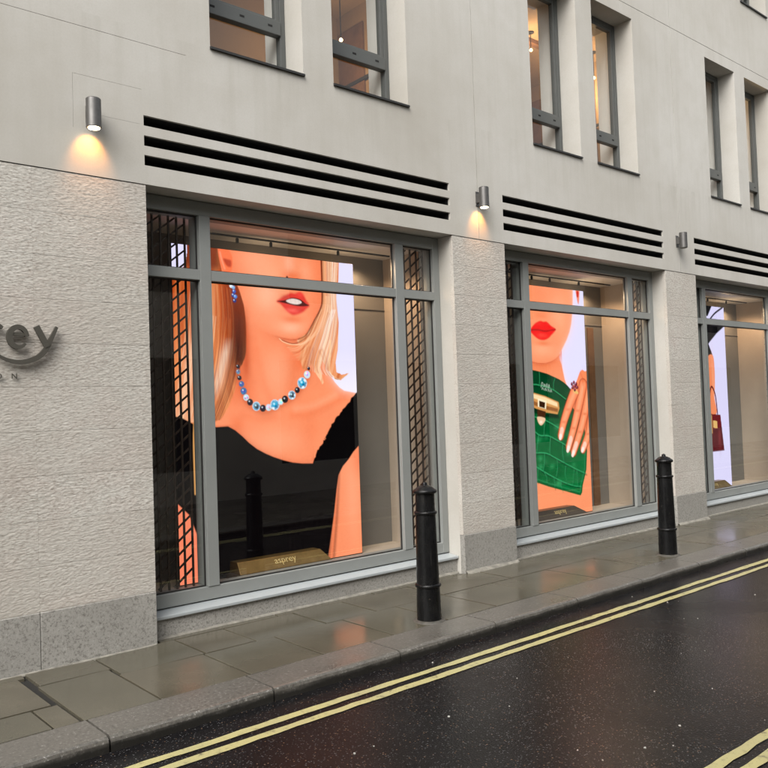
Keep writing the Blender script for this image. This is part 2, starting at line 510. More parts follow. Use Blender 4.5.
kerb = box("kerb", M["joint"], None, -14, 34, KERB0 + 0.02, KERB1 - 0.004, -0.24, -0.022)
tag(kerb, kind="structure")
def kerb_stone(x0, x1, y0, y1, parent, front):
    g = 0.006
    prof = [(0.0, -0.22), (0.0, -0.028), (0.006, -0.012), (0.018, -0.003), (0.034, 0.0), (y1 - y0, 0.0), (y1 - y0, -0.22)]
    n = len(prof); v = []
    nx = 9
    for k in range(nx):
        x = x0 + g + (x1 - x0 - 2 * g) * k / (nx - 1)
        for d, z in prof:
            w = 0.0 if d > 0.1 or z < -0.1 else (vnoise(np.array([x * 6.0]), np.array([d * 40]), 9)[0] - 0.5) * 0.016
            yy = (y0 + d + w) if front < 0 else (y1 - d - w)
            v.append((x, yy, z + (0 if z < -0.1 else w * 0.2)))
    f = []
    for k in range(nx - 1):
        for i in range(n):
            a = k * n + i; b = k * n + (i + 1) % n
            q = (a, a + n, b + n, b)
            f.append(q if front > 0 else q[::-1])
    f.append(tuple(range(n)) if front > 0 else tuple(range(n - 1, -1, -1)))
    e = tuple((nx - 1) * n + i for i in range(n))
    f.append(e[::-1] if front > 0 else e)
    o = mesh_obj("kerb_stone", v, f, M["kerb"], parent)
    return o
kx = [1.60]
while kx[-1] < 28: kx.append(kx[-1] + 0.985 + random.uniform(-0.03, 0.03))
kx = [1.60 - 0.985 * k for k in range(14, 0, -1)] + kx
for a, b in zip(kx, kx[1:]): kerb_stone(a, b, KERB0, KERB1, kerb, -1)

farpav = box("opposite_pavement", M["paving"], None, -14, 34, -2.18, FARKERB - 0.30, -0.25, 0.0)
tag(farpav, kind="structure")
farkerb = box("opposite_kerb", M["joint"], None, -14, 34, FARKERB - 0.296, FARKERB - 0.02, -0.24, -0.012)
tag(farkerb, kind="structure")
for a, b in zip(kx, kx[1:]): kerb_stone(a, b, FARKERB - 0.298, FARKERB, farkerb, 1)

# pale mortar run along the foot of the wall
def fillet(x0, x1, yb, h, d, seed):
    n = max(6, int((x1 - x0) / 0.04))
    v = []; f = []
    for k in range(n + 1):
        x = x0 + (x1 - x0) * k / n
        e = vnoise(np.array([x * 3.0]), np.array([0.3]), seed)[0]
        dd = d * (0.4 + 0.5 * e) * (0.5 if k in (0, n) else 1)
        hh = h * (0.5 + 0.3 * e)
        v += [(x, yb, hh), (x, yb - dd * 0.5, hh * 0.5 + 0.004), (x, yb - dd, 0.0028), (x, yb - dd - .004, -0.02), (x, yb, -0.02)]
        if k:
            a = (k - 1) * 5; b = k * 5
            for i in range(4): f.append((a + i, b + i, b + i + 1, a + i + 1)[::-1])
    return mesh_obj("mortar_fillet", v, f, M["mortar"], pav, smooth=True)
for k, (a, b) in enumerate(OPEN):
    fillet(a + 0.01, b - 0.01, 5.597, 0.018, 0.055, 3 + k)
    fillet(b, (OPEN[k + 1][0] if k < 3 else RIGHT), FY - 0.012, 0.036, 0.075, 13 + k)
fillet(1.2, 2.50, FY - 0.012, 0.006, 0.03, 31)

# grit and petals lying on the wet road
mb = MB()
for k in range(110):
    x = random.uniform(1.0, 12.0); y = random.uniform(1.7, 4.02)
    r = random.choice((0.002, 0.003, 0.003, 0.004, 0.0045, 0.007))
    n = random.randint(5, 7); a0 = random.random() * 6
    pts = [(x + r * random.uniform(.6, 1.3) * math.cos(a0 + 6.283 * i / n), y + r * random.uniform(.6, 1.3) * math.sin(a0 + 6.283 * i / n)) for i in range(n)]
    v = [(p[0], p[1], ROADZ - 0.001) for p in pts] + [(x + (p[0] - x) * .7, y + (p[1] - y) * .7, ROADZ + r * 0.3 + 0.0025) for p in pts]
    mb.add(v, [(i, (i + 1) % n, n + (i + 1) % n, n + i) for i in range(n)] + [tuple(range(n, 2 * n))])
tag(mb.build("road_grit", M["grit"]), "pale grit scattered over the wet dark road", "grit", kind="stuff")

# ------------------------------------------------------------------ the shop building
bld = empty("shop_building", (6.0, FY, 0), "pale limestone shop building with three lit display windows", "building")

WINX = [(3.07, 3.95), (4.27, 5.15)]
upper = []
for k in range(4):
    for a, b in WINX: upper.append((a + 3.93 * k, b + 3.93 * k))
Z_U0, Z_U1 = 4.47, 6.46
Z_V0, Z_V1 = 7.64, 9.6
SLOTS = [(3.736, 3.812), (3.588, 3.664), (3.444, 3.520)]
SEAM = 0.007
PD = 0.26
seams = [2.13 - 0.0, 6.07, 10.01, 13.95]
cols = [(LEFT, 6.07), (6.07, 10.01), (10.01, 13.95), (13.95, RIGHT)]
for ci, (a, b) in enumerate(cols):
    holes = [(x0, x1, Z_U0, Z_U1) for x0, x1 in upper if a < x0 < b]
    for k, (o0, o1) in enumerate(OPEN):
        if a < o0 < b:
            holes += [(o0 - 0.005, o1 - 0.02, z0, z1) for z0, z1 in SLOTS]
    if ci == 0:
        holes += [(LEFT, 2.86, 4.343, 4.346), (2.0, 2.0016, 3.62, 4.0), (2.0016, 2.5, 3.9984, 4.0), (2.16, 2.48, 3.74, 3.7412)]
    V, F = plate(a + SEAM / 2, b - SEAM / 2, BAND + 0.004, 6.622 - SEAM / 2, FY, FY + PD, holes)
    mesh_obj("stone_panel", V, F, M["smooth"], bld)
    holes = [(x0, x1, Z_V0, Z_V1) for x0, x1 in upper if a < x0 < b]
    V, F = plate(a + SEAM / 2, b - SEAM / 2, 6.622 + SEAM / 2, TOPZ, FY, FY + PD, holes)
    mesh_obj("stone_panel", V, F, M["smooth"], bld)
# backing so that no daylight gets in through joints, plus the roof and far sides
box("parapet", M["smooth"], bld, LEFT, RIGHT, FY - 0.06, FY + 0.5, TOPZ + 0.003, TOPZ + 0.35)
box("roof", M["joint"], bld, LEFT, RIGHT, FY + 0.5, FY + 9, TOPZ - 0.1, TOPZ + 0.2)
box("back_wall", M["smooth"], bld, LEFT, RIGHT, FY + 8.8, FY + 9, 0, TOPZ - 0.103)
box("side_wall", M["smooth"], bld, LEFT, LEFT + 0.2, FY + PD + 0.003, FY + 8.797, 0, TOPZ - 0.103)
box("side_wall", M["smooth"], bld, RIGHT - 0.2, RIGHT, FY + PD + 0.003, FY + 8.797, 0, TOPZ - 0.103)

# louvre boxes behind the three long slots over every shop window
for (o0, o1) in OPEN:
    mb = MB()
    V = [(o0 - .05, FY + .27, 3.40), (o1 + .03, FY + .27, 3.40), (o1 + .03, FY + .27, 3.86), (o0 - .05, FY + .27, 3.86)]
    mesh_obj("vent_lining", V, [(0, 1, 2, 3)], M["void"], bld)
    for z0, z1 in SLOTS:
        # black lining of each slot, 2 mm inside the stone
        e = 0.002; x0, x1 = o0 - 0.005 + e, o1 - 0.02 - e; z0 += e; z1 -= e; y0, y1 = FY + 0.022, FY + 0.268
        v = [(x0, y0, z0), (x1, y0, z0), (x1, y0, z1), (x0, y0, z1), (x0, y1, z0), (x1, y1, z0), (x1, y1, z1), (x0, y1, z1)]
        mesh_obj("vent_slot", v, [(0, 4, 5, 1), (1, 5, 6, 2), (2, 6, 7, 3), (3, 7, 4, 0), (4, 7, 6, 5)], M["void"], bld)

# piers: chiselled blocks over a granite plinth
COURSE = [0.368 + 0.2932 * k for k in range(11)]
def stone_block(x0, x1, z0, z1, seed, fine=True):
    g = 0.0006
    x0 += g * .4; x1 -= g * .4; z0 += g; z1 -= g
    nx = max(2, int((x1 - x0) / (0.0065 if fine else 0.06))) + 1
    nz = max(2, int((z1 - z0) / (0.005 if fine else 0.06))) + 1
    xs = np.linspace(x0, x1, nx); zs = np.linspace(z0, z1, nz)
    X, Z = np.meshgrid(xs, zs, indexing='ij')
    h = vnoise(X / 0.030 + seed * 3.7, Z / 0.0085, seed) * 0.55 + vnoise(X / 0.05 + 9, Z / 0.02 + seed, seed + 3) * 0.10 + vnoise(X / 0.014, Z / 0.007, seed + 6) * 0.6
    h = (h - 0.62) * 0.0026
    edge = np.minimum(np.minimum(Z - z0, z1 - Z) / 0.006, 1.0)
    h = h * (0.6 + 0.4 * edge) - (1 - edge) * 0.0008
    Y = FY + 0.004 - h
    V = np.stack([X, Y, Z], -1).reshape(-1, 3)
    idx = np.arange(nx * nz).reshape(nx, nz)
    F = np.stack([idx[:-1, :-1], idx[1:, :-1], idx[1:, 1:], idx[:-1, 1:]], -1).reshape(-1, 4).tolist()
    ring = list(idx[:, 0]) + list(idx[-1, 1:]) + list(idx[-2::-1, -1]) + list(idx[0, -2:0:-1])
    B = V[ring].copy(); B[:, 1] = FY + 0.05
    n0 = len(V); V = np.vstack([V, B]); n = len(ring)
    for i in range(n):
        F.append((ring[i], n0 + i, n0 + (i + 1) % n, ring[(i + 1) % n]))
    return mesh_obj("stone_block", V, F, M["rough"], bld)
def pier(x0, x1, joints, sd, finefrom=-99):
    xs = sorted([x0] + [j for j in joints if x0 < j < x1] + [x1])
    for k in range(10):
        for i, (a, b) in enumerate(zip(xs, xs[1:])):
            stone_block(a, b, COURSE[k], COURSE[k + 1] - (0.0 if k < 9 else 0.002), sd * 100 + k * 7 + i, fine=(b > finefrom and a < 14.0))
    for a, b in zip(xs, xs[1:]):
        MB().box(a + .0015, b - .0015, FY - 0.008, FY + 0.05, -0.05, COURSE[0] - 0.001).build("plinth_block", M["granite"], bld, bevel=0.004)
    box("pier_core", M["smooth"], bld, x0 + 0.0015, x1 - 0.0015, FY + 0.0505, FY + 0.30, -0.05, BAND)
pier(LEFT, OPEN[0][0], [1.715, 0.72, -0.3, -1.3], 1, 1.0)
pier(OPEN[0][1], OPEN[1][0], [], 2)
pier(OPEN[1][1], OPEN[2][0], [], 3)
pier(OPEN[2][1], OPEN[3][0], [], 4)
pier(OPEN[3][1], RIGHT, [], 5, 99)

# ------------------------------------------------------------------ shop windows
def shop_window(k):
    dx = PITCHX * k
    o0, o1 = OPEN[k]
    X = [o0 + 0.002, o0 + 0.09, 3.035 + dx, 3.133 + dx, 5.09 + dx, 5.195 + dx, o1 - 0.085, o1 - 0.002]
    Z = [0.185, 0.285, 2.675, 2.757, 3.188, BAND - 0.002]
    box("soffit", M["smooth"], bld, o0 - .002, o1 + .002, FY + PD + 0.002, FY + 0.9, BAND + 0.001, BAND + 0.09)
    mb = MB()
    d0, d1 = WY, WY + 0.17
    mb.box(X[0], X[1], d0, d1, Z[0], Z[5]); mb.box(X[6], X[7], d0, d1, Z[0], Z[5])
    mb.box(X[1], X[6], d0 + .001, d1, Z[4], Z[5]); mb.box(X[1], X[6], d0 + .001, d1, Z[0], Z[1])
    f = mb.build("shop_window", M["frame"], bld, bevel=0.004)
    f["label"] = ["grey framed display window nearest the sign wall", "grey framed display window between the two bollards", "grey framed display window at the right edge", "grey framed display window beyond the right edge"][k]
    for a, b, dd in ((X[2], X[3], d1), (X[4], X[5], d0 + 0.065)):
        box("mullion", M["frame"], f, a, b, d0 - 0.006, dd, Z[1], Z[4], bevel=0.004)
    for a, b in ((X[1], X[2]), (X[3], X[4]), (X[5], X[6])):
        box("transom", M["frame"], f, a, b, d0 - 0.002, d0 + 0.06, Z[2], Z[3], bevel=0.003)
        gy = d0 + 0.045
        for z0, z1 in ((Z[1], Z[2]), (Z[3], Z[4])):
            sheet("pane", f, a, b, gy, z0, z1)
            e = 0.011
            g = MB()
            g.box(a, a + e, gy - .012, gy - .002, z0, z1); g.box(b - e, b, gy - .012, gy - .002, z0, z1)
            g.box(a + e, b - e, gy - .012, gy - .002, z0, z0 + e); g.box(a + e, b - e, gy - .012, gy - .002, z1 - e, z1)
            g.build("gasket", M["darkmetal"], f)
    # sloping sill of pale metal over a low granite upstand
    s = MB()
    s.hexa([(o0 + .002, 5.575, .135), (o1 - .002, 5.575, .135), (o1 - .002, WY + .1, .135), (o0 + .002, WY + .1, .135),
            (o0 + .002, 5.575, .160), (o1 - .002, 5.575, .160), (o1 - .002, WY + .1, .186), (o0 + .002, WY + .1, .186)])
    s.build("window_sill", M["sill"], f, bevel=0.005)
    xs = [o0 + .002, o0 + 1.23, o0 + 2.21, o1 - .002]
    for a, b in zip(xs, xs[1:]):
        box("upstand_block", M["granite"], f, a + .001, b - .001, 5.600, WY + .1, -0.05, 0.133, bevel=0.003)
    # display box lined in beige behind the glass
    i0, i1, yb, zf, zc = o0 + 0.06, 5.56 + dx, 6.42, 0.235, 3.185
    y0 = d1 + 0.002
    box("display_floor", M["beige"], bld, i0, i1, y0, yb, zf - 0.05, zf)
    box("display_ceiling", M["whitepanel"], bld, i0, i1, y0, yb, zc + 0.004, zc + 0.09)
    box("display_back", M["greypanel"], bld, i0, i1, yb + 0.001, yb + 0.05, zf - 0.05, zc + 0.09)
    box("display_side", M["greypanel"], bld, i0 - 0.04, i0 - 0.001, y0, yb + .05, zf - 0.05, zc + 0.09)
    box("display_side", M["beige"], bld, i1 + 0.001, i1 + 0.04, y0, yb + .05, zf - 0.05, zc + 0.09)
    box("panel_joint", M["darkmetal"], bld, 4.95 + dx, i1 - .001, yb - 0.003, yb, 2.640, 2.655)
    return f
for k in range(4): shop_window(k)
# tall dark door leaf in the back of the middle display
box("display_door", M["wood"], bld, 9.14, 9.27, 6.40, 6.4185, 0.237, 2.62)

# ------------------------------------------------------------------ upper windows
def upper_window(x0, x1, z0, z1):
    y = UY
    mb = MB(); w = 0.055
    za = z0 + 0.005
    mb.box(x0 + .003, x0 + w, y, y + .07, za, z1 - .003); mb.box(x1 - w, x1 - .003, y, y + .07, za, z1 - .003)
    mb.box(x0 + w, x1 - w, y + .001, y + .07, z1 - w, z1 - .003); mb.box(x0 + w, x1 - w, y + .001, y + .07, za, za + 0.035)
    f = mb.build("upper_window", M["upframe"], bld, bevel=0.003)
    r0, r1 = z0 + 0.405, z0 + 0.525
    box("rail", M["upframe"], f, x0 + w, x1 - w, y - .012, y + .06, r0, r1, bevel=0.004)
    # opening sash over the rail
    s = MB(); sw = 0.04
    s.box(x0 + w, x0 + w + sw, y + .006, y + .06, r1, z1 - w); s.box(x1 - w - sw, x1 - w, y + .006, y + .06, r1, z1 - w)
    s.box(x0 + w + sw, x1 - w - sw, y + .007, y + .06, z1 - w - sw, z1 - w); s.box(x0 + w + sw, x1 - w - sw, y + .007, y + .06, r1, r1 + sw * .6)
    s.build("sash", M["upframe"], f, bevel=0.003)
    n = 3
    for i in range(n):
        c = x0 + w + (x1 - x0 - 2 * w) * (0.14 + 0.36 * i)
        box("slot", M["void"], f, c - .022, c + .022, y - .0135, y - .0125, (r0 + r1) / 2 - .006, (r0 + r1) / 2 + .012)
    sheet("pane", f, x0 + w, x1 - w, y + .033, r1, z1 - w)
    sheet("pane", f, x0 + w, x1 - w, y + .033, za + .035, r0)
    s = MB()
    s.hexa([(x0 - .004, FY - .022, z0 - .022), (x1 + .004, FY - .022, z0 - .022), (x1 + .004, FY - .002, z0 - .022), (x0 - .004, FY - .002, z0 - .022),
            (x0 - .004, FY - .022, z0 - .004), (x1 + .004, FY - .022, z0 - .004), (x1 + .004, FY - .002, z0 - .001), (x0 - .004, FY - .002, z0 - .001)])
    s.box(x0 + .002, x1 - .002, FY - .003, y + .05, z0 - .001, z0 + .004)
    s.build("window_sill", M["darkmetal"], f)
    # white plaster lining inside the wall
    box("inner_jamb", M["whitepanel"], bld, x1 - 0.035, x1 + 0.04, y + .075, y + .27, z0, z1)
    box("inner_jamb", M["whitepanel"], bld, x0 - 0.04, x0 + 0.035, y + .075, y + .27, z0, z1)
    box("inner_head", M["whitepanel"], bld, x0 + .0351, x1 - .0351, y + .075, y + .32, z1 - .03, z1 + .04)
    box("inner_sill", M["whitepanel"], bld, x0 + .0351, x1 - .0351, y + .075, y + .32, z0 - .04, z0 + .03)
for (x0, x1) in upper:
    upper_window(x0, x1, Z_U0, Z_U1)
    upper_window(x0, x1, Z_V0, Z_V1)

def room(x0, x1, z0, z1, y1, wall):
    y0 = UY + 0.271
    box("room_floor", M["wood"], bld, x0, x1, FY + .27, y1, z0 - .12, z0)
    box("room_ceiling", M["brown"], bld, x0, x1, y0, y1, z1, z1 + .1)
    box("room_back", wall, bld, x0, x1, y1 + .001, y1 + .1, z0 - .1, z1 + .1)
    box("room_side", wall, bld, x0 - .05, x0 - .001, y0, y1 + .1, z0 - .1, z1 + .1)
    box("room_side", wall, bld, x1 + .001, x1 + .05, y0, y1 + .1, z0 - .1, z1 + .1)
for k in range(4):
    a = 2.60 + 3.93 * k; b = a + 3.85
    room(a, b, 4.30, 6.75, 8.2, M["brown"])
    room(a, b, 7.45, 9.9, 8.2, M["brown"])
    # picture rail and wood panels seen through the panes
    box("wall_panel", M["wood"], bld, a + 1.0, a + 1.5, 8.14, 8.199, 4.9, 6.6)
    for yy in (6.25, 6.95, 7.65):
        box("wall_panel", M["wood"], bld, b - .030, b - .001, yy, yy + .5, 4.4, 6.5)
    box("picture_rail", M["darkmetal"], bld, b - .05, b - .031, 6.1, 8.1, 5.75, 5.79)
    box("ceiling_beam", M["wood"], bld, a + .002, b - .002, 7.0, 7.09, 6.69, 6.748)

PEND = [(5.718, 7.2, 5.896), (8.818, 6.9, 6.50), (10.068, 6.75, 6.366), (12.915, 6.5, 6.167)]
def pendant(x, y, z, zc, label):
    t = empty("ceiling_lamp", (x, y, zc), label, "lamp", "ceiling lamps in the upper rooms")
    MB().lathe((x, y, zc - .012), [(.05, 0), (.05, .012)], 20).build("ceiling_rose", M["darkmetal"], t)
    MB().bar((x, y, z + .03), (x, y, zc - .012), .008).build("stem", M["darkmetal"], t)
    prof = [(.001, -.02), (.013, -.017), (.021, -.007), (.022, .003), (.017, .014), (.009, .022)]
    MB().lathe((x, y, z), prof, 20).build("bulb", M["bulb"], t, smooth=True)
    l = bpy.data.lights.new("ceiling_lamp_light", 'POINT'); l.energy = 15; l.color = (1, .66, .36); l.shadow_soft_size = .06
    o = bpy.data.objects.new("lamp_light", l); link(o, t); o.location = (0, -0.0, z - zc - 0.12)
pendant(PEND[0][0], PEND[0][1], PEND[0][2], 6.75, "small warm lamp in the left upper room near the seam")
pendant(PEND[1][0], PEND[1][1], PEND[1][2], 6.75, "small warm lamp in the left pane of the upper pair over the middle display")
pendant(PEND[2][0], PEND[2][1], PEND[2][2], 6.75, "small warm lamp in the right pane of the upper pair over the middle display")
pendant(PEND[3][0], PEND[3][1], PEND[3][2], 6.75, "small warm lamp in the upper room at the far right")

# ------------------------------------------------------------------ lattice grilles behind the side panes
def lattice(xa, xb, label):
    y = 5.805; z0, z1 = 0.290, 3.180
    t = empty("lattice_grille", ((xa + xb) / 2, y, z0), label, "grille", "folded lattice grilles behind the side panes")
    step = 0.074
    n = max(2, int(round((xb - xa) / step)) + 1)
    xs = [xa + (xb - xa) * i / (n - 1) for i in range(n)]
    vm = None
    for x in xs:
        if vm is None:
            vm = MB().bar((x, y, z0), (x, y, z1), .014).build("upright_bar", M["lattice"], t, origin=(x, y, z0))
        else:
            c = vm.copy(); link(c, t); c.location = Vector((x, y, z0)) - wloc(t)
    rise = (xb - xa) * 0.80; dz = 0.104
    first = None; z = z0 - rise + 0.03
    while z < z1:
        a = [xa, z]; b = [xb, z + rise]
        full = a[1] > z0 + .01 and b[1] < z1 - .01
        if full:
            if first is None:
                first = MB().bar((a[0], y + .013, a[1]), (b[0], y + .013, b[1]), .013).build("diagonal_bar", M["lattice"], t, origin=(a[0], y, a[1])); 
            else:
                c = first.copy(); link(c, t); c.location = Vector((a[0], y, a[1])) - wloc(t)
        else:
            if a[1] < z0 + .01: a = [xa + (z0 + .01 - z) / .80, z0 + .01]
            if b[1] > z1 - .01: b = [xa + (z1 - .01 - z) / .80, z1 - .01]
            if b[0] - a[0] > .03:
                MB().bar((a[0], y + .013, a[1]), (b[0], y + .013, b[1]), .013).build("diagonal_bar", M["lattice"], t)
        z += dz
nm = ["display nearest the sign wall", "middle display", "display at the right edge"]
for k in range(3):
    dx = PITCHX * k
    lattice(2.625 + dx, 2.965 + dx, "dark lattice grille in the left side pane of the " + nm[k])
    lattice(5.218 + dx, 5.545 + dx, "dark lattice grille in the right side pane of the " + nm[k])

# ------------------------------------------------------------------ track lights in the display ceilings
for k in range(3):
    dx = PITCHX * k
    t = empty("track_light", (4.4 + dx, 6.19, 3.189), ["ceiling track with small spotlights in the first display", "ceiling track with small spotlights in the middle display", "ceiling track with small spotlights in the right display"][k], "track light", "tracks in the display ceilings")
    box("track", M["darkmetal"], t, 3.3 + dx, 5.45 + dx, 6.18, 6.20, 3.175, 3.188)
    for x in ((3.67, 4.02, 4.79) if k == 0 else (3.8, 4.15, 4.75)):
        s = MB()
        s.lathe((x + dx, 6.19, 3.105), [(.012, .02), (.014, .025), (.014, .06), (.006, .068)], 14)
        s.build("spotlight", M["darkmetal"], t, smooth=False)
    for x, yy, e, kind in ((4.95, 5.98, 12, 'SPOT'), (5.12, 6.27, 3, 'SPOT'), (4.79, 6.19, 1.0, 'POINT'), (4.02, 6.19, 1.0, 'POINT')):  # POINT entries are added fill to brighten the ceiling, not fixtures on the track
        l = bpy.data.lights.new("display_spot_fill", kind); l.energy = e; l.color = (1, .68, .42); l.shadow_soft_size = .05
        if kind == 'SPOT': l.spot_size = R(165); l.spot_blend = .4
        o = bpy.data.objects.new("display_light", l); link(o, t); o.location = Vector((x + dx, yy, 3.06 if kind == 'SPOT' else 2.9)) - wloc(t)

# ------------------------------------------------------------------ pictures on the LED screens
SW, SH = 1.898, 2.80
class Canvas:
    def __init__(s, nu, nv, bgc):
        s.nu, s.nv = nu, nv
        u = np.linspace(0, 1, nu); v = np.linspace(0, 1, nv)
        s.U, s.V = np.meshgrid(u, v, indexing='ij')
        s.X = s.U * SW; s.Y = s.V * SH
        s.img = np.empty((nu, nv, 3)); s.img[:] = bgc
    def smooth(s, pts, closed=True, sub=8):
        p = np.array(pts, float); n = len(p); out = []
        rngi = range(n) if closed else range(n - 1)
        for i in rngi:
            if closed: a, b, c, d = p[i - 1], p[i], p[(i + 1) % n], p[(i + 2) % n]
            else: a, b, c, d = p[max(i - 1, 0)], p[i], p[i + 1], p[min(i + 2, n - 1)]
            for t in np.arange(sub) / sub:
                out.append(0.5 * ((2 * b) + (c - a) * t + (2 * a - 5 * b + 4 * c - d) * t * t + (3 * b - a - 3 * c + d) * t ** 3))
        if not closed: out.append(p[-1])
        return np.array(out)
    def sd_poly(s, pts):
        p = np.array(pts) * (SW, SH)
        d = np.full(s.X.shape, 1e9); inside = np.zeros(s.X.shape, bool)
        n = len(p)
        for i in range(n):
            a = p[i]; b = p[(i + 1) % n]; e = b - a; l2 = max(e @ e, 1e-12)
            t = np.clip(((s.X - a[0]) * e[0] + (s.Y - a[1]) * e[1]) / l2, 0, 1)
            d = np.minimum(d, (s.X - a[0] - t * e[0]) ** 2 + (s.Y - a[1] - t * e[1]) ** 2)
            c = ((a[1] > s.Y) != (b[1] > s.Y))
            with np.errstate(divide='ignore', invalid='ignore'):
                xi = (b[0] - a[0]) * (s.Y - a[1]) / (b[1] - a[1] + 1e-15) + a[0]
            inside ^= c & (s.X < xi)
        d = np.sqrt(d)
        return np.where(inside, -d, d)
    def sd_line(s, pts):
        p = np.array(pts) * (SW, SH); d = np.full(s.X.shape, 1e9)
        for a, b in zip(p, p[1:]):
            e = b - a; l2 = max(e @ e, 1e-12)
            t = np.clip(((s.X - a[0]) * e[0] + (s.Y - a[1]) * e[1]) / l2, 0, 1)
            d = np.minimum(d, np.hypot(s.X - a[0] - t * e[0], s.Y - a[1] - t * e[1]))
        return d
    def put(s, mask, col):
        m = np.clip(mask, 0, 1)[..., None]
        s.img = s.img * (1 - m) + np.asarray(col) * m
    def fill(s, pts, col, soft=.008, smooth=True, alpha=1.0):
        q = s.smooth(pts) if smooth else pts
        s.put(np.clip(.5 - s.sd_poly(q) / soft, 0, 1) * alpha, col)
    def stroke(s, pts, col, w, soft=.006, alpha=1.0, smooth=True):
        q = s.smooth(pts, False) if smooth and len(pts) > 2 else pts
        s.put(np.clip(.5 - (s.sd_line(q) - w / 2) / soft, 0, 1) * alpha, col)
    def dot(s, u, v, r, col, soft=.005, alpha=1.0):
        s.put(np.clip(.5 - (np.hypot(s.X - u * SW, s.Y - v * SH) - r) / soft, 0, 1) * alpha, col)
    def strand(s, pts, col, w0, w1, alpha=.8, soft=.007):
        q = s.smooth(pts, False, 6) if len(pts) > 2 else np.array(pts, float)
        pad = max(w0, w1) + .03
        i0 = max(0, int((q[:, 0].min() - pad / SW) * (s.nu - 1))); i1 = min(s.nu, int((q[:, 0].max() + pad / SW) * (s.nu - 1)) + 2)
        j0 = max(0, int((q[:, 1].min() - pad / SH) * (s.nv - 1))); j1 = min(s.nv, int((q[:, 1].max() + pad / SH) * (s.nv - 1)) + 2)
        if i1 <= i0 or j1 <= j0: return
        X = s.X[i0:i1, j0:j1]; Y = s.Y[i0:i1, j0:j1]
        best = np.full(X.shape, 9.0); p = q * (SW, SH); n = len(p) - 1
        for k in range(n):
            a, b = p[k], p[k + 1]; e = b - a; l2 = max(e @ e, 1e-12)
            t = np.clip(((X - a[0]) * e[0] + (Y - a[1]) * e[1]) / l2, 0, 1)
            w = w0 + (w1 - w0) * (k + t) / n
            best = np.minimum(best, np.hypot(X - a[0] - t * e[0], Y - a[1] - t * e[1]) - w / 2)
        m = (np.clip(.5 - best / soft, 0, 1) * alpha)[..., None]
        s.img[i0:i1, j0:j1] = s.img[i0:i1, j0:j1] * (1 - m) + np.asarray(col) * m
    def blob(s, u, v, ru, rv, col, alpha):
        g = np.exp(-(((s.U - u) / ru) ** 2 + ((s.V - v) / rv) ** 2)); s.put(g * alpha, col)

LAV = srgb(228, 222, 255)
SK, SKL, SKD, SKDD = srgb(250, 152, 112), srgb(255, 178, 142), srgb(232, 118, 78), srgb(196, 88, 52)

def hair_colour(c, coord, along, lo, mid, hi, seed):
    n = vnoise(coord * 30, along * 1.6, seed) * .42 + vnoise(coord * 75, along * 2.6, seed + 1) * .34 + vnoise(coord * 150, along * 4, seed + 4) * .22 + vnoise(coord * 9, along * 1.5, seed + 2) * .45
    n = np.clip((n - .36) / .72, 0, 1)[..., None]
    return np.where(n < .5, np.asarray(lo) + (np.asarray(mid) - lo) * n * 2, np.asarray(mid) + (np.asarray(hi) - mid) * (n - .5) * 2)

def skin_grain(c, seed, mask):
    g = (vnoise(c.X * 7, c.Y * 7, seed) - .5) * .07 + (vnoise(c.X * 60, c.Y * 60, seed + 1) - .5) * .05
    c.img = c.img * (1 + (g * mask)[..., None])

def lerp_path(a, b, t):
    return [(p[0] + (q[0] - p[0]) * t, p[1] + (q[1] - p[1]) * t) for p, q in zip(a, b)]

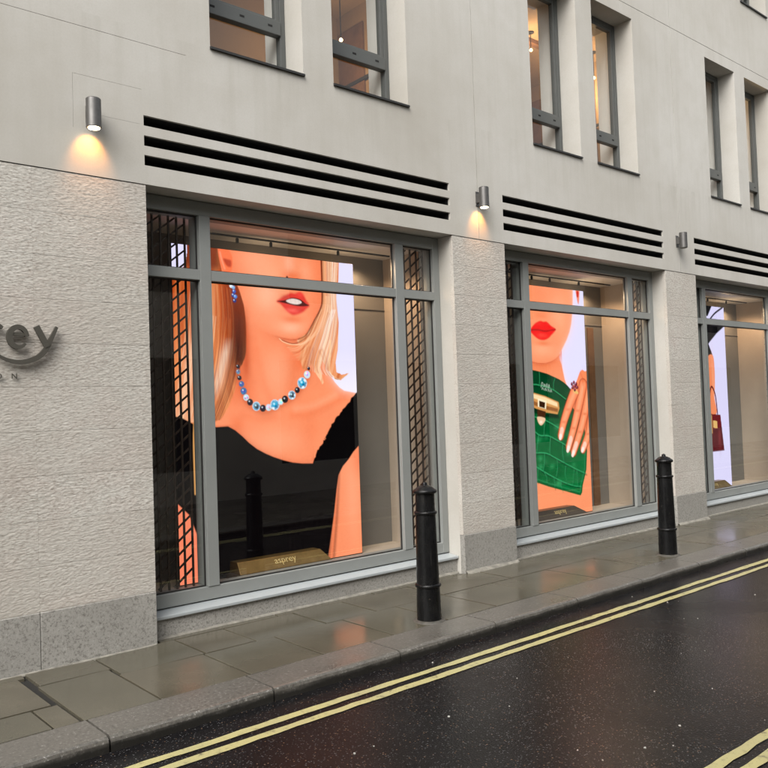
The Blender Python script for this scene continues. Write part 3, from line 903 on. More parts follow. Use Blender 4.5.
def picture_one():
    c = Canvas(400, 600, LAV)
    rr = random.Random(5)
    c.put(np.clip((c.V - .30) / .16, 0, 1) * (c.U > .5) * .7, srgb(255, 246, 255))
    S0, S1, S2, S3 = srgb(253, 146, 102), srgb(255, 170, 130), srgb(240, 116, 70), srgb(190, 74, 36)
    SH_ = srgb(255, 190, 156)
    body = [(.20, -.06), (.86, -.06), (.85, .30), (.817, .371), (.84, .393), (.863, .413), (.89, .43), (.919, .441), (.99, .449), (1.02, .46), (1.06, .6), (1.06, 1.06), (-.06, 1.06), (-.06, .40), (.16, .38)]
    sdb = c.sd_poly(body); bm = np.clip(.5 - sdb / .012, 0, 1)
    c.put(bm, S0)
    # cheek, forehead and chin lit from the front; sides turn away
    c.put(np.clip((.43 - c.U) / .12, 0, 1) * (c.V < .35) * .55, S2)
    c.put(np.clip((c.U - .70) / .10, 0, 1) * np.clip((.27 - c.V) / .05, 0, 1) * .6 * bm, S2)
    c.blob(.47, .10, .11, .09, S1, .8); c.blob(.48, .13, .06, .05, SH_, .5)
    c.blob(.42, .02, .10, .04, S1, .6); c.blob(.70, .05, .04, .04, S1, .6); c.blob(.61, .02, .03, .035, SH_, .5)
    c.blob(.60, .225, .10, .028, S1, .8); c.blob(.61, .235, .05, .016, SH_, .55)
    # shade under the jaw
    jaw = [(.36, .20), (.40, .225), (.46, .250), (.52, .262), (.554, .267), (.60, .271), (.636, .270), (.67, .262), (.698, .249), (.747, .203), (.79, .158)]
    sd = c.sd_line(c.smooth(jaw, False)); jv = np.interp(c.U, [p[0] for p in jaw], [p[1] for p in jaw])
    below = c.V > jv
    win = np.clip((c.U - .38) / .10, 0, 1) * np.clip((.80 - c.U) / .05, 0, 1)
    c.put(np.where(below, np.exp(-sd / .14) * .50, np.exp(-sd / .03) * .35) * win, S2)
    c.put(np.where(below, np.exp(-sd / .018), np.exp(-sd / .006) * .7) * .75 * np.clip((c.U - .50) / .06, 0, 1) * win, S3)
    # neck, throat and collar bones
    c.put(np.clip((.43 - c.U) / .08, 0, 1) * np.clip((c.V - .22) / .05, 0, 1) * np.clip((.50 - c.V) / .06, 0, 1) * .75, S2)
    c.put(np.exp(-((c.U - .355) / .022) ** 2) * np.clip((c.V - .15) / .08, 0, 1) * np.clip((.42 - c.V) / .06, 0, 1) * .7, S3)
    c.blob(.52, .38, .07, .07, S1, .65); c.stroke([(.60, .30), (.62, .36), (.60, .43)], S2, .05, .14, .55)
    c.stroke([(.42, .31), (.44, .40), (.49, .475)], S2, .03, .10, .4)
    c.blob(.66, .345, .04, .035, S2, .8)
    c.stroke([(.60, .52), (.70, .518), (.82, .490), (.92, .462)], S2, .03, .09, .55); c.stroke([(.62, .497), (.73, .488), (.86, .455)], S1, .03, .08, .7)
    c.stroke([(.33, .51), (.42, .528), (.50, .522)], S2, .02, .09, .5)
    c.blob(.50, .60, .18, .045, S1, .6); c.blob(.70, .57, .06, .06, S2, .35); c.blob(.30, .54, .04, .03, S2, .6)
    c.put(np.exp(-np.abs(sdb) / .03) * bm * (c.U > .80) * (c.V > .36) * (c.V < .47) * .5, srgb(255, 214, 200))
    skin_grain(c, 21, bm)
    # nose and parted lips
    c.blob(.626, .063, .05, .016, S2, .8); c.dot(.595, .068, .012, srgb(74, 18, 10), .012); c.dot(.655, .072, .009, srgb(104, 30, 18), .012)
    c.blob(.63, .10, .025, .02, S2, .35); c.blob(.62, .205, .06, .012, S2, .75)
    lips = [(.531, .149), (.56, .136), (.584, .127), (.614, .118), (.637, .119), (.668, .113), (.69, .124), (.705, .140), (.721, .156), (.70, .170), (.679, .180), (.65, .188), (.622, .191), (.598, .184), (.575, .172), (.552, .158)]
    c.fill(lips, srgb(226, 60, 50), .024)
    c.blob(.585, .135, .03, .010, srgb(190, 60, 46), .6); c.blob(.668, .122, .022, .008, srgb(250, 70, 62), .8)
    c.blob(.62, .176, .04, .007, srgb(255, 104, 92), .8); c.blob(.665, .174, .02, .005, srgb(190, 40, 36), .4)
    c.fill([(.535, .149), (.58, .143), (.62, .134), (.665, .137), (.70, .150), (.718, .156), (.68, .160), (.645, .160), (.60, .156), (.56, .152)], srgb(76, 12, 12), .010)
    c.fill([(.586, .145), (.62, .137), (.660, .140), (.675, .148), (.646, .155), (.605, .152)], srgb(236, 214, 206), .010)
    for u in (.612, .637, .658): c.strand([(u, .139), (u + .002, .154)], srgb(150, 110, 108), .002, .002, .5, .006)
    # ear
    c.fill([(.223, .004), (.232, .033), (.25, .068), (.27, .085), (.290, .068), (.300, .041), (.293, .010), (.26, -.006)], srgb(252, 118, 72), .012)
    c.fill([(.252, .030), (.268, .050), (.290, .052), (.292, .034), (.275, .030)], srgb(170, 40, 20), .02, alpha=.8); c.stroke([(.236, .010), (.245, .035), (.258, .06)], srgb(255, 168, 136), .012, .014, .7)
    # hair at the left: body, then many fine strands
    hl = [(.075, -.06), (.225, -.06), (.223, .0), (.232, .04), (.25, .075), (.285, .095), (.31, .104), (.328, .121), (.345, .161), (.357, .209), (.358, .277), (.352, .33), (.328, .36), (.305, .40), (.290, .44), (.255, .49), (.205, .527), (.10, .54), (-.06, .54), (-.06, .14), (.03, .10), (.06, .04)]
    sdh = c.sd_poly(c.smooth(hl)); hm = np.clip(.5 - (sdh + (vnoise(c.X * 60, c.Y * 3, 5) - .5) * .014) / .008, 0, 1)
    hc = hair_colour(c, c.U + .04 * np.sin(c.V * 7), c.V, srgb(120, 36, 8), srgb(196, 84, 30), srgb(232, 140, 80), 3)
    low = np.clip((c.V - .26) / .10, 0, 1)[..., None]
    hc = hc * (1 - .5 * low) + np.asarray(srgb(246, 156, 102)) * .5 * low
    dk = (np.exp(-((c.U - .325) / .045) ** 2) * np.clip((c.V - .09) / .06, 0, 1) * np.clip((.42 - c.V) / .08, 0, 1))
    dk = np.maximum(dk, np.clip((.08 - c.V) / .03, 0, 1) * np.clip((.25 - c.U) / .04, 0, 1))[..., None]
    hc = hc * (1 - .85 * dk) + np.asarray(srgb(58, 14, 4)) * .85 * dk
    c.put(hm, hc)
    La = [(.10, .09), (.085, .20), (.06, .32), (.03, .42), (.00, .53)]; Lb = [(.325, .13), (.338, .22), (.318, .33), (.275, .43), (.205, .525)]
    for k in range(150):
        t = rr.random(); p = lerp_path(La, Lb, t); j = rr.uniform(-.012, .012); a = rr.uniform(0, .6)
        p = [(u + j + .008 * math.sin(9 * v + k), v) for u, v in p]
        if t > .80: colr = rr.choice((srgb(52, 12, 4), srgb(96, 28, 8), srgb(140, 50, 18)))
        elif t > .5: colr = rr.choice((srgb(214, 104, 46), srgb(250, 170, 110), srgb(168, 66, 22), srgb(120, 36, 10)))
        else: colr = rr.choice((srgb(255, 206, 160), srgb(236, 140, 82), srgb(200, 92, 40), srgb(255, 226, 196)))
        n0 = 0 if rr.random() < .6 else 1
        c.strand(p[n0:], colr, rr.uniform(.004, .009), .002, rr.uniform(.35, .75))
    shine = np.exp(-((c.U - .232 + .42 * (c.V - .36)) / .022) ** 2) * np.clip((c.V - .27) / .05, 0, 1) * np.clip((.47 - c.V) / .06, 0, 1)
    shine = np.maximum(shine, .6 * np.exp(-((c.U - .09 + .3 * (c.V - .3)) / .03) ** 2) * np.clip((c.V - .2) / .1, 0, 1))
    c.put(shine * hm * (.45 + .55 * vnoise(c.X * 70, c.Y * 4, 77)) * .8, srgb(255, 226, 200))
    c.put(dk[..., 0] * hm * (.55 + .45 * vnoise(c.X * 60, c.Y * 3, 78)) * .80, srgb(62, 14, 4))
    red = np.clip((.30 - c.V) / .12, 0, 1) * hm * (.35 + .5 * vnoise(c.X * 50, c.Y * 3, 79)) * .6
    c.put(red, srgb(168, 62, 18))
    c.put((np.hypot((c.X - .04), (c.Y - .03) * .5) < .10) * (c.U < .085) * 1.0, LAV)
    # hair at the right: body wraps in under the chin, ends flick out over the shoulder
    hr = [(.812, -.05), (.806, .06), (.802, .118), (.792, .158), (.749, .205), (.70, .250), (.665, .262), (.640, .274), (.650, .288), (.662, .298), (.655, .33), (.665, .369), (.698, .372), (.723, .352), (.745, .380), (.784, .418), (.793, .413), (.772, .362), (.790, .340), (.817, .373), (.830, .376), (.864, .399), (.901, .404), (.955, .380), (.905, .386), (.872, .378), (.868, .345), (.885, .30), (.898, .207), (.892, .167), (.883, .114), (.905, .063), (.914, -.05)]
    sdh = c.sd_poly(hr); hm = np.clip(.5 - (sdh + (vnoise(c.X * 50, c.Y * 4, 8) - .5) * .012) / .008, 0, 1)
    wv = c.U + .55 * np.clip(c.V - .10, 0, 1) ** 1.25
    hc = hair_colour(c, wv, c.V, srgb(196, 96, 48), srgb(240, 152, 100), srgb(255, 206, 166), 13)
    c.put(hm, hc)
    Ra = [(.806, .0), (.803, .118), (.79, .165), (.748, .21), (.70, .256), (.62, .281), (.545, .268)]
    Rb = [(.905, .0), (.888, .11), (.892, .19), (.875, .27), (.845, .33), (.83, .372), (.86, .396)]
    Rm = [(.83, .0), (.825, .118), (.812, .17), (.775, .23), (.73, .29), (.70, .34), (.69, .37)]
    for k in range(130):
        t = rr.random()
        p = lerp_path(Ra, Rm, t * 2.2) if t < .45 else lerp_path(Rm, Rb, (t - .45) / .55)
        j = rr.uniform(-.008, .008); p = [(u + j, v + j * .3) for u, v in p]
        if t < .06: colr = rr.choice((srgb(92, 26, 8), srgb(130, 46, 18)))
        elif t < .45: colr = rr.choice((srgb(255, 196, 150), srgb(226, 130, 76), srgb(186, 84, 38), srgb(250, 160, 108)))
        else: colr = rr.choice((srgb(255, 226, 200), srgb(240, 160, 108), srgb(206, 110, 62), srgb(255, 240, 226), srgb(172, 76, 36)))
        n0 = 0 if rr.random() < .6 else 2
        c.strand(p[n0:], colr, rr.uniform(.004, .009), .002, rr.uniform(.35, .75))
    c.strand([(.802, .0), (.801, .118), (.790, .160), (.747, .206), (.700, .252), (.650, .270)], srgb(84, 20, 6), .020, .006, .85, .012)
    for d in (0, .004, .008, .014, .020): c.strand([(.822 + d, .12), (.815 + d, .16), (.78 + d, .215), (.737 + d, .252), (.68, .279 + d * .3), (.62, .288), (.565, .281), (.54, .270)], srgb(255, 198, 156), .007, .003, .7)
    for d in (0, .010, -.010): c.strand([(.868 + d, .165), (.838 + d, .21), (.810 + d, .255), (.783 + d, .30)], srgb(255, 236, 226), .012, .005, .7)
    for a, b in (((.70, .30), (.672, .362)), ((.715, .295), (.69, .365)), ((.775, .31), (.812, .366)), ((.79, .30), (.822, .366)), ((.735, .30), (.72, .345))):
        c.strand([a, ((a[0] + b[0]) / 2 + .006, (a[1] + b[1]) / 2), b], srgb(176, 70, 32), .012, .006, .4, .03)
    for d in (0, .006): c.strand([(.84 + d, .27), (.834 + d, .32), (.828 + d, .372), (.864, .395 + d), (.901, .400), (.95, .381)], srgb(255, 214, 166), .008, .003, .8)
    c.strand([(.864, .398), (.89, .402), (.93, .390)], srgb(150, 88, 40), .007, .002, .7)
    # earring
    for u, v, r, k in ((.288, .112, .016, srgb(236, 244, 255)), (.300, .116, .016, srgb(120, 170, 220)), (.303, .128, .017, srgb(40, 84, 180)), (.298, .140, .018, srgb(20, 56, 140)), (.309, .144, .017, srgb(70, 130, 210)), (.304, .157, .017, srgb(16, 44, 120))):
        c.dot(u, v, r, k, .008); c.dot(u - .003, v - .002, r * .35, srgb(226, 240, 255), .006, .8)
    # black dress with a ragged lace edge, bare arms beside it
    c.put(np.exp(-(((c.U - .95) / .05) ** 2 + ((c.V - .80) / .14) ** 2)) * .6 * bm, S1); c.put(np.exp(-((c.U - .84 + .25 * np.clip(c.V - .86, 0, 1)) / .02) ** 2) * (c.V > .7) * .5, S2); c.blob(1.0, .68, .04, .05, S2, .5)
    edge = []
    for (a, b) in zip([(.708, .680), (.742, .639), (.788, .602), (.791, .600), (.813, .570), (.856, .536), (.907, .506)], [(.742, .639), (.788, .602), (.791, .600), (.813, .570), (.856, .536), (.907, .506), (.994, .449)]):
        for k in range(6):
            t = k / 6; edge.append((a[0] + (b[0] - a[0]) * t + rr.uniform(-.004, .004), a[1] + (b[1] - a[1]) * t + rr.uniform(-.003, .003)))
    dress = [(-.06, .50), (.03, .515), (.113, .545), (.199, .546), (.252, .545), (.288, .558), (.325, .578), (.36, .600), (.40, .620), (.445, .636), (.489, .649), (.54, .661), (.593, .671), (.65, .677)] + edge + [(.994, .449), (1.06, .42), (1.06, .60), (.996, .635), (.965, .652), (.933, .676), (.895, .698), (.866, .726), (.852, .77), (.831, .852), (.808, .925), (.784, 1.0), (.77, 1.06), (-.06, 1.06)]
    sdd = c.sd_poly(dress)
    c.put(np.exp(-np.maximum(sdd, 0) / .03) * .35 * (c.V > .54) * (c.U < .72), S3)
    c.put(np.clip(.5 - sdd / .010, 0, 1), srgb(7, 5, 6))
    for k in range(10):
        u = .60 + .03 * k; c.strand([(u, .72), (u - .02, .85), (u - .05, 1.0)], srgb(20, 15, 16), .02, .03, .5, .03)
    c.fill([(-.06, .74), (.002, .767), (.05, .80), (.085, .86), (.085, 1.06), (-.06, 1.06)], srgb(244, 132, 98), .01, smooth=False)
    c.stroke([(.088, .53), (.083, .60), (.084, .74)], srgb(226, 164, 96), .02, .012)
    # necklace: turquoise, clear and dark stones
    beads = [(.312, .362, 'k', .020), (.312, .378, 'g', .024), (.318, .397, 'k', .024), (.328, .416, 'b', .030), (.338, .438, 'b', .036), (.350, .458, 'w', .032), (.370, .473, 'k', .034), (.403, .486, 'W', .046), (.438, .493, 'k', .036), (.469, .491, 'w', .034), (.504, .483, 'C', .054), (.537, .474, 'w', .031), (.562, .466, 'k', .038), (.602, .453, 'W', .046), (.634, .437, 'k', .032), (.664, .414, 'C', .060), (.694, .386, 'w', .040), (.705, .366, 'k', .018)]
    path = [(b[0], b[1] + .010) for b in beads]
    c.put(np.exp(-np.maximum(c.sd_line(path) - .02, 0) / .02) * .45 * bm, S3)
    CK = {'k': srgb(40, 36, 44), 'g': srgb(120, 128, 140), 'b': srgb(70, 110, 150), 'w': srgb(206, 222, 234), 'W': srgb(232, 238, 244), 'C': srgb(40, 168, 208)}
    for u, v, k, r in beads:
        r *= .88
        if k in 'CW':
            c.dot(u, v, r, srgb(196, 220, 236), .008)
            for q in range(9):
                a = q * .7; c.dot(u + r * .62 * math.cos(a) / SW, v + r * .62 * math.sin(a) / SH, r * .28, rr.choice((srgb(250, 252, 255), srgb(120, 170, 200), srgb(60, 110, 150), srgb(20, 150, 200))), .006, .8)
            c.dot(u, v, r * .55, CK['C'] if k == 'C' else srgb(70, 84, 96), .010)
            c.dot(u - .004, v - .003, r * .22, srgb(190, 240, 255), .008, .9); c.dot(u + .006, v + .005, r * .22, srgb(8, 84, 140) if k == 'C' else srgb(20, 24, 30), .008, .8)
        else:
            c.dot(u, v, r, CK[k], .008)
            for q in range(4): c.dot(u + rr.uniform(-.5, .5) * r / SW, v + rr.uniform(-.5, .5) * r / SH, r * .3, tuple(x * rr.choice((.3, .5, 1.6, 2.2)) for x in CK[k]), .008, .7)
            c.dot(u - .004, v - .003, r * .22, srgb(246, 250, 255), .007, .7)
    return c

def picture_two():
    c = Canvas(260, 420, LAV)
    rr = random.Random(9)
    S0, S1, S2, S3 = srgb(253, 150, 104), srgb(255, 172, 130), srgb(240, 116, 66), srgb(186, 66, 30)
    face = [(-.06, -.06), (.893, -.06), (.885, .001), (.878, .06), (.866, .114), (.852, .155), (.83, .191), (.795, .228), (.753, .262), (.722, .286), (.708, .303), (.718, .32), (.732, .337), (.759, .405), (.80, .46), (1.06, .70), (1.06, 1.06), (-.06, 1.06)]
    sdf = c.sd_poly(face); fm = np.clip(.5 - sdf / .018, 0, 1)
    c.put(np.exp(-np.maximum(sdf, 0) / .05) * (c.V < .46) * .7, srgb(255, 222, 226))
    c.put(fm, S0)
    c.put(np.exp(-np.abs(sdf) / .04) * fm * (c.V < .32) * .5, srgb(255, 196, 170))
    c.blob(.72, .11, .10, .08, S1, .8); c.blob(.55, .275, .13, .03, S1, .8); c.blob(.50, .03, .16, .05, S2, .25); c.blob(.55, .10, .10, .02, S2, .35)
    jaw = [(.33, .31), (.423, .325), (.47, .331), (.519, .334), (.57, .332), (.611, .327), (.65, .319), (.68, .309), (.723, .289), (.753, .262)]
    sd = c.sd_line(c.smooth(jaw, False)); below = c.V > np.interp(c.U, [p[0] for p in jaw], [p[1] for p in jaw])
    c.put(np.where(below, np.exp(-sd / .10) * .75, np.exp(-sd / .02) * .3) * (c.U < .74), S2)
    c.put(np.where(below, np.exp(-sd / .02), 0) * .5 * np.clip((.72 - c.U) / .1, 0, 1), S3)
    skin_grain(c, 51, fm)
    c.fill([(.915, -.02), (.958, -.02), (.955, .03), (.942, .062), (.925, .035)], srgb(244, 140, 110), .014)
    c.fill([(.926, .004), (.948, .004), (.946, .026), (.930, .030)], srgb(206, 30, 24), .010)
    c.blob(.54, .128, .06, .012, S2, .5)
    c.fill([(.426, .193), (.47, .166), (.505, .155), (.535, .150), (.562, .153), (.595, .152), (.64, .169), (.686, .184), (.636, .211), (.60, .226), (.554, .234), (.51, .231), (.477, .222), (.445, .208)], srgb(244, 14, 12), .020)
    c.blob(.545, .213, .05, .008, srgb(255, 74, 58), .7); c.blob(.52, .165, .03, .005, srgb(255, 60, 48), .5)
    c.strand([(.43, .193), (.50, .190), (.575, .194), (.64, .188), (.684, .184)], srgb(120, 2, 4), .016, .012, .8, .018)
    c.blob(.55, .248, .07, .010, S2, .7)
    # green crocodile bag
    bag = [(.25, .348), (.413, .362), (.46, .365), (.515, .371), (.58, .379), (.65, .393), (.70, .403), (.746, .416), (.785, .431), (.82, .449), (.87, .50), (.95, .62), (.969, .728), (.952, .812), (.93, .845), (.905, .879), (.895, .91), (.877, .923), (.845, .918), (.808, .911), (.674, .887), (.545, .864), (.42, .838), (.25, .80)]
    sdb = c.sd_poly(bag); mk = np.clip(.5 - sdb / .010, 0, 1)
    t = np.clip((c.V - .36) / .5, 0, 1)[..., None]
    g = np.asarray(srgb(2, 58, 30)) * (1 - t) + np.asarray(srgb(4, 108, 52)) * t
    n = vnoise(c.U * 9, c.V * 14, 5) * .6 + vnoise(c.U * 30, c.V * 44, 6) * .4
    c.put(mk, g * (.72 + .56 * n)[..., None])
    CR, CD = srgb(52, 164, 104), srgb(2, 44, 22)
    def crease(p, w, a):
        c.strand([(u + .004, v + .006) for u, v in p], CD, w * 1.6, w * 1.2, a * .8, .02); c.strand(p, CR, w * 1.15, w * .9, a, .010)
    rows = [[(.417, .426), (.46, .425), (.509, .430), (.57, .437), (.634, .449), (.70, .47), (.76, .491)], [(.40, .558), (.52, .575), (.62, .60), (.70, .625)], [(.426, .622), (.481, .642), (.566, .647), (.652, .669), (.739, .694), (.83, .735)], [(.418, .715), (.53, .720), (.629, .745), (.76, .782), (.881, .814), (.95, .83)], [(.426, .772), (.494, .794), (.592, .824), (.708, .855), (.812, .876), (.889, .884)]]
    for p in rows: crease(p, .012, .85)
    vs_ = [((.467, .641), (.446, .713)), ((.587, .654), (.573, .727)), ((.71, .686), (.716, .768)), ((.644, .752), (.629, .826)), ((.73, .787), (.738, .856)), ((.819, .804), (.797, .872)), ((.508, .80), (.532, .845)), ((.679, .847), (.689, .891)), ((.85, .812), (.85, .879)), ((.50, .37), (.495, .43)), ((.66, .395), (.64, .45)), ((.54, .58), (.52, .643)), ((.52, .72), (.50, .795)), ((.45, .78), (.44, .84)), ((.60, .825), (.61, .876))]
    for a, b in vs_: crease([a, ((a[0] + b[0]) / 2 + rr.uniform(-.012, .012), (a[1] + b[1]) / 2), b], .009, .75)
    for k in range(26):
        u = rr.uniform(.42, .88); v = rr.uniform(.60, .87) + (u - .6) * .12
        c.blob(u, v, .022, .012, srgb(70, 190, 120), rr.uniform(.1, .35) * 1.0) if sdb[int(min(u, 1) * 259), int(min(v, 1) * 419)] < -.06 else None
    c.put(np.exp(-np.abs(sdb + .012) / .008) * mk * .6, srgb(2, 40, 20)); c.put(np.exp(-np.abs(sdb + .04) / .006) * mk * (c.V > .5) * .45, srgb(60, 170, 110))
    # gilt clasp with its turn lock
    c.fill([(.38, .505), (.398, .512), (.54, .548), (.670, .556), (.69, .575), (.54, .566), (.38, .535)], srgb(2, 26, 12), .03, smooth=False, alpha=.85)
    c.fill([(.25, .434), (.404, .456), (.546, .475), (.684, .503), (.690, .53), (.668, .556), (.54, .545), (.398, .516), (.25, .49)], srgb(214, 150, 84), .010, smooth=False)
    c.fill([(.25, .440), (.404, .461), (.546, .480), (.67, .506), (.672, .524), (.546, .502), (.404, .478), (.25, .457)], srgb(255, 226, 176), .014, smooth=False, alpha=.9)
    c.fill([(.25, .470), (.404, .490), (.546, .516), (.676, .532), (.670, .547), (.54, .532), (.398, .506), (.25, .485)], srgb(120, 58, 16), .014, smooth=False, alpha=.75)
    c.fill([(.474, .484), (.560, .496), (.552, .532), (.472, .520)], srgb(255, 236, 200), .010, smooth=False)
    c.fill([(.487, .494), (.546, .503), (.540, .528), (.485, .520)], srgb(52, 26, 10), .010, smooth=False)
    c.fill([(.465, .530), (.548, .542), (.536, .572), (.465, .566)], srgb(70, 36, 16), .012, smooth=False)
    c.fill([(.465, .563), (.537, .570), (.530, .587), (.495, .600), (.468, .585)], srgb(238, 196, 160), .012); c.blob(.497, .586, .014, .006, srgb(255, 246, 230), .8)
    # two lines of tiny script above the clasp
    W = srgb(206, 226, 206)
    for p in ([(.512, .437), (.520, .418), (.532, .420), (.527, .430)], [(.538, .434), (.546, .424), (.552, .434), (.560, .426)], [(.566, .438), (.572, .422), (.578, .437)], [(.586, .440), (.592, .426), (.598, .440)], [(.520, .446), (.528, .438), (.536, .448)], [(.546, .450), (.553, .441), (.562, .452), (.57, .443)], [(.580, .455), (.586, .445), (.596, .456)], [(.603, .458), (.610, .448), (.618, .458)]):
        c.strand(p, W, .007, .005, .9, .010)
    # hand laid over the bag, four fingers with pale nails, a dark red ring
    H0, H1, H2 = srgb(252, 140, 92), srgb(255, 172, 128), srgb(150, 44, 18)
    c.fill([(.815, .462), (.85, .44), (.887, .409), (.91, .385), (.931, .367), (.955, .360), (.978, .366), (1.06, .39), (1.06, .66), (.95, .62), (.86, .55), (.80, .50)], H0, .014)
    F_ = (([(1.06, .50), (1.02, .60), (.98, .665), (.925, .717)], .150), ([(1.02, .44), (.965, .55), (.90, .64), (.822, .726)], .150), ([(.955, .43), (.90, .52), (.84, .61), (.770, .703)], .150), ([(.865, .455), (.80, .515), (.735, .585), (.692, .650)], .150))
    for pts, w in F_:
        q = c.smooth(pts, False); sd = c.sd_line(q)
        tt = np.clip((c.V - pts[0][1]) / (pts[-1][1] - pts[0][1]), 0, 1); wd = w * (1 - .34 * tt)
        c.put(np.clip(.5 - (sd - wd / 2 - .012) / .02, 0, 1) * .85, H2)
        m = np.clip(.5 - (sd - wd / 2) / .012, 0, 1)
        c.put(m, H0); c.put(np.exp(-(sd / (w * .22)) ** 2) * m * .8, H1)
        c.put(m * np.clip((sd - wd * .28) / (wd * .25), 0, 1) * .5, srgb(226, 92, 44))
        for kk in (.42, .70):
            kv = pts[0][1] + (pts[-1][1] - pts[0][1]) * kk; ku = np.interp(kv, q[:, 1], q[:, 0])
            c.blob(ku, kv, .022, .006, srgb(226, 96, 50), .6)
        u, v = pts[-1]; u0, v0 = q[-5]; du, dv = u - u0, v - v0
        c.strand([(u - du * .9, v - dv * .9), (u, v), (u + du * .35, v + dv * .35)], srgb(255, 206, 186), w * .46, w * .34, .95, .014)
        c.strand([(u + du * .05, v + dv * .05), (u + du * .4, v + dv * .4)], srgb(255, 238, 228), w * .36, w * .28, .9, .014)
    c.strand([(.935, .375), (.95, .40), (.955, .43)], srgb(226, 96, 50), .03, .02, .5, .03)
    c.fill([(.845, .452), (.885, .455), (.90, .468), (.86, .466)], srgb(236, 186, 110), .010)
    for u, v in ((.832, .424), (.855, .417), (.880, .424), (.866, .434), (.842, .440), (.886, .440), (.862, .450)):
        c.dot(u, v, .022, srgb(96, 6, 34), .010); c.dot(u - .004, v - .003, .008, srgb(226, 110, 150), .008, .8)
    return c

def picture_three():
    c = Canvas(160, 260, srgb(222, 216, 250))
    B = srgb(10, 8, 10)
    c.fill([(.5, -.06), (.79, -.06), (.80, .0), (.73, .055), (.5, .075)], B, .008, smooth=False)
    c.fill([(.5, .085), (.70, .082), (.99, .088), (1.0, .105), (.86, .150), (.74, .20), (.69, .225), (.5, .26)], B, .008, smooth=False)
    c.strand([(.74, .085), (.84, .04), (.98, .0)], B, .03, .03, 1.0)
    c.fill([(.30, .18), (.70, .19), (.76, .25), (.79, .285), (.70, .31), (.66, .60), (.30, .62)], B, .008, smooth=False)
    c.fill([(.70, .285), (.785, .275), (.80, .36), (.79, .45), (.775, .50), (.80, .59), (.70, .60), (.665, .50), (.70, .40)], srgb(240, 138, 92), .01)
    c.blob(.77, .40, .02, .12, SKL, .5)
    c.stroke([(.70, .60), (.70, .50), (.735, .445), (.79, .49), (.815, .60)], srgb(96, 16, 22), .03, .01)
    c.fill([(.655, .592), (.86, .602), (.90, .800), (.645, .800)], srgb(88, 14, 22), .008, smooth=False)
    c.fill([(.655, .592), (.86, .602), (.872, .665), (.76, .68), (.652, .66)], srgb(108, 22, 28), .008, smooth=False)
    c.stroke([(.65, .672), (.76, .69), (.875, .675)], srgb(60, 6, 12), .012, .01)
    c.fill([(.735, .63), (.80, .635), (.80, .675), (.735, .67)], srgb(226, 180, 110), .006, smooth=False)
    c.fill([(.70, .60), (.72, .60), (.72, .70), (.70, .70)], srgb(200, 150, 90), .006, smooth=False)
    c.blob(.83, .73, .02, .06, srgb(140, 50, 54), .6)
    return c

def video_screen(x0, canvas, label, crop=0.0):
    y = 6.10; z0, z1 = 0.245, 3.035
    xl = x0 + crop * SW
    t = empty("video_screen", ((xl + x0 + SW) / 2, y, 0.235), label, "screen", "tall lit screens in the display windows")
    k0 = int(canvas.nu * crop); img = canvas.img[k0:]
    nu, nv = canvas.nu - k0, canvas.nv
    u = np.linspace(k0 / (canvas.nu - 1), 1, nu); v = np.linspace(0, 1, nv)
    Uu, Vv = np.meshgrid(u, v, indexing='ij')
    V = np.stack([x0 + Uu * SW, np.full_like(Uu, y), z1 - Vv * (z1 - z0)], -1).reshape(-1, 3)
    idx = np.arange(nu * nv).reshape(nu, nv)
    F = np.stack([idx[:-1, :-1], idx[:-1, 1:], idx[1:, 1:], idx[1:, :-1]], -1).reshape(-1, 4)
    o = mesh_obj("display_face", V, F.tolist(), M["screen"], t)
    at = o.data.color_attributes.new("picture", 'FLOAT_COLOR', 'POINT')
    colr = np.ones((nu * nv, 4), np.float32); colr[:, :3] = np.clip(img, 0, 1).reshape(-1, 3)
    at.data.foreach_set("color", colr.ravel())
    box("cabinet", M["darkmetal"], t, xl - .003, x0 + SW + .003, y + .002, y + .07, 0.236, z1 + .004)
video_screen(2.996, picture_one(), "tall lit screen showing a blonde woman in black with a blue bead necklace")
video_screen(6.75, picture_two(), "lit screen showing red lips, a green crocodile bag and a ringed hand", .36)
video_screen(10.45, picture_three(), "lit screen showing a dark red handbag on a lavender ground", .63)

# ------------------------------------------------------------------ lettering tools
def font_mesh(text, size, depth):
    cu = bpy.data.curves.new("lettering", 'FONT'); cu.body = text; cu.size = size; cu.extrude = depth
    cu.align_x = 'CENTER'; cu.resolution_u = 4
    tmp = bpy.data.objects.new("lettering_tmp", cu); COL.objects.link(tmp)
    bpy.context.view_layer.update()
    me = bpy.data.meshes.new_from_object(tmp)
    bpy.data.objects.remove(tmp); bpy.data.curves.remove(cu)
    return me

def display_block(x0, x1, inset, label, mat, dark):
    z0, z1, y0, y1 = 0.236, 0.375, 5.90, 6.085
    t = empty("display_block", ((x0 + x1) / 2, (y0 + y1) / 2, z0), label, "display block", "low name blocks in front of the screens")
    m = MB()
    m.hexa([(x0, y0, z0 + .045), (x1, y0, z0 + .045), (x1, y1, z0 + .045), (x0, y1, z0 + .045), (x0 + .01, y0 + .07, z1), (x1 - inset, y0 + .07, z1), (x1 - inset, y1, z1), (x0 + .01, y1, z1)])
    m.build("sloping_top", mat, t, bevel=.003)
    box("base", dark, t, x0 - .03, x1 + .005, y0 - .005, y1, z0, z0 + .0445, bevel=.003)
    me = font_mesh("asprey", 0.085, 0.0015); me.materials.append(M["gilt"])
    o = bpy.data.objects.new("lettering", me); link(o, t)
    tilt = math.atan2(.07, z1 - z0 - .045)
    o.rotation_euler = (math.pi / 2 - tilt, 0, 0)
    o.location = Vector(((x0 + x1) / 2, y0 + .028, z0 + .085)) - wloc(t)
display_block(3.44, 4.38, .075, "low gilt name block before the screen of the necklace picture", M["brass"], M["darkbrass"])
display_block(7.30, 8.27, .17, "dark brown name block before the screen of the green bag", M["darkbrass"], M["darkbrass"])
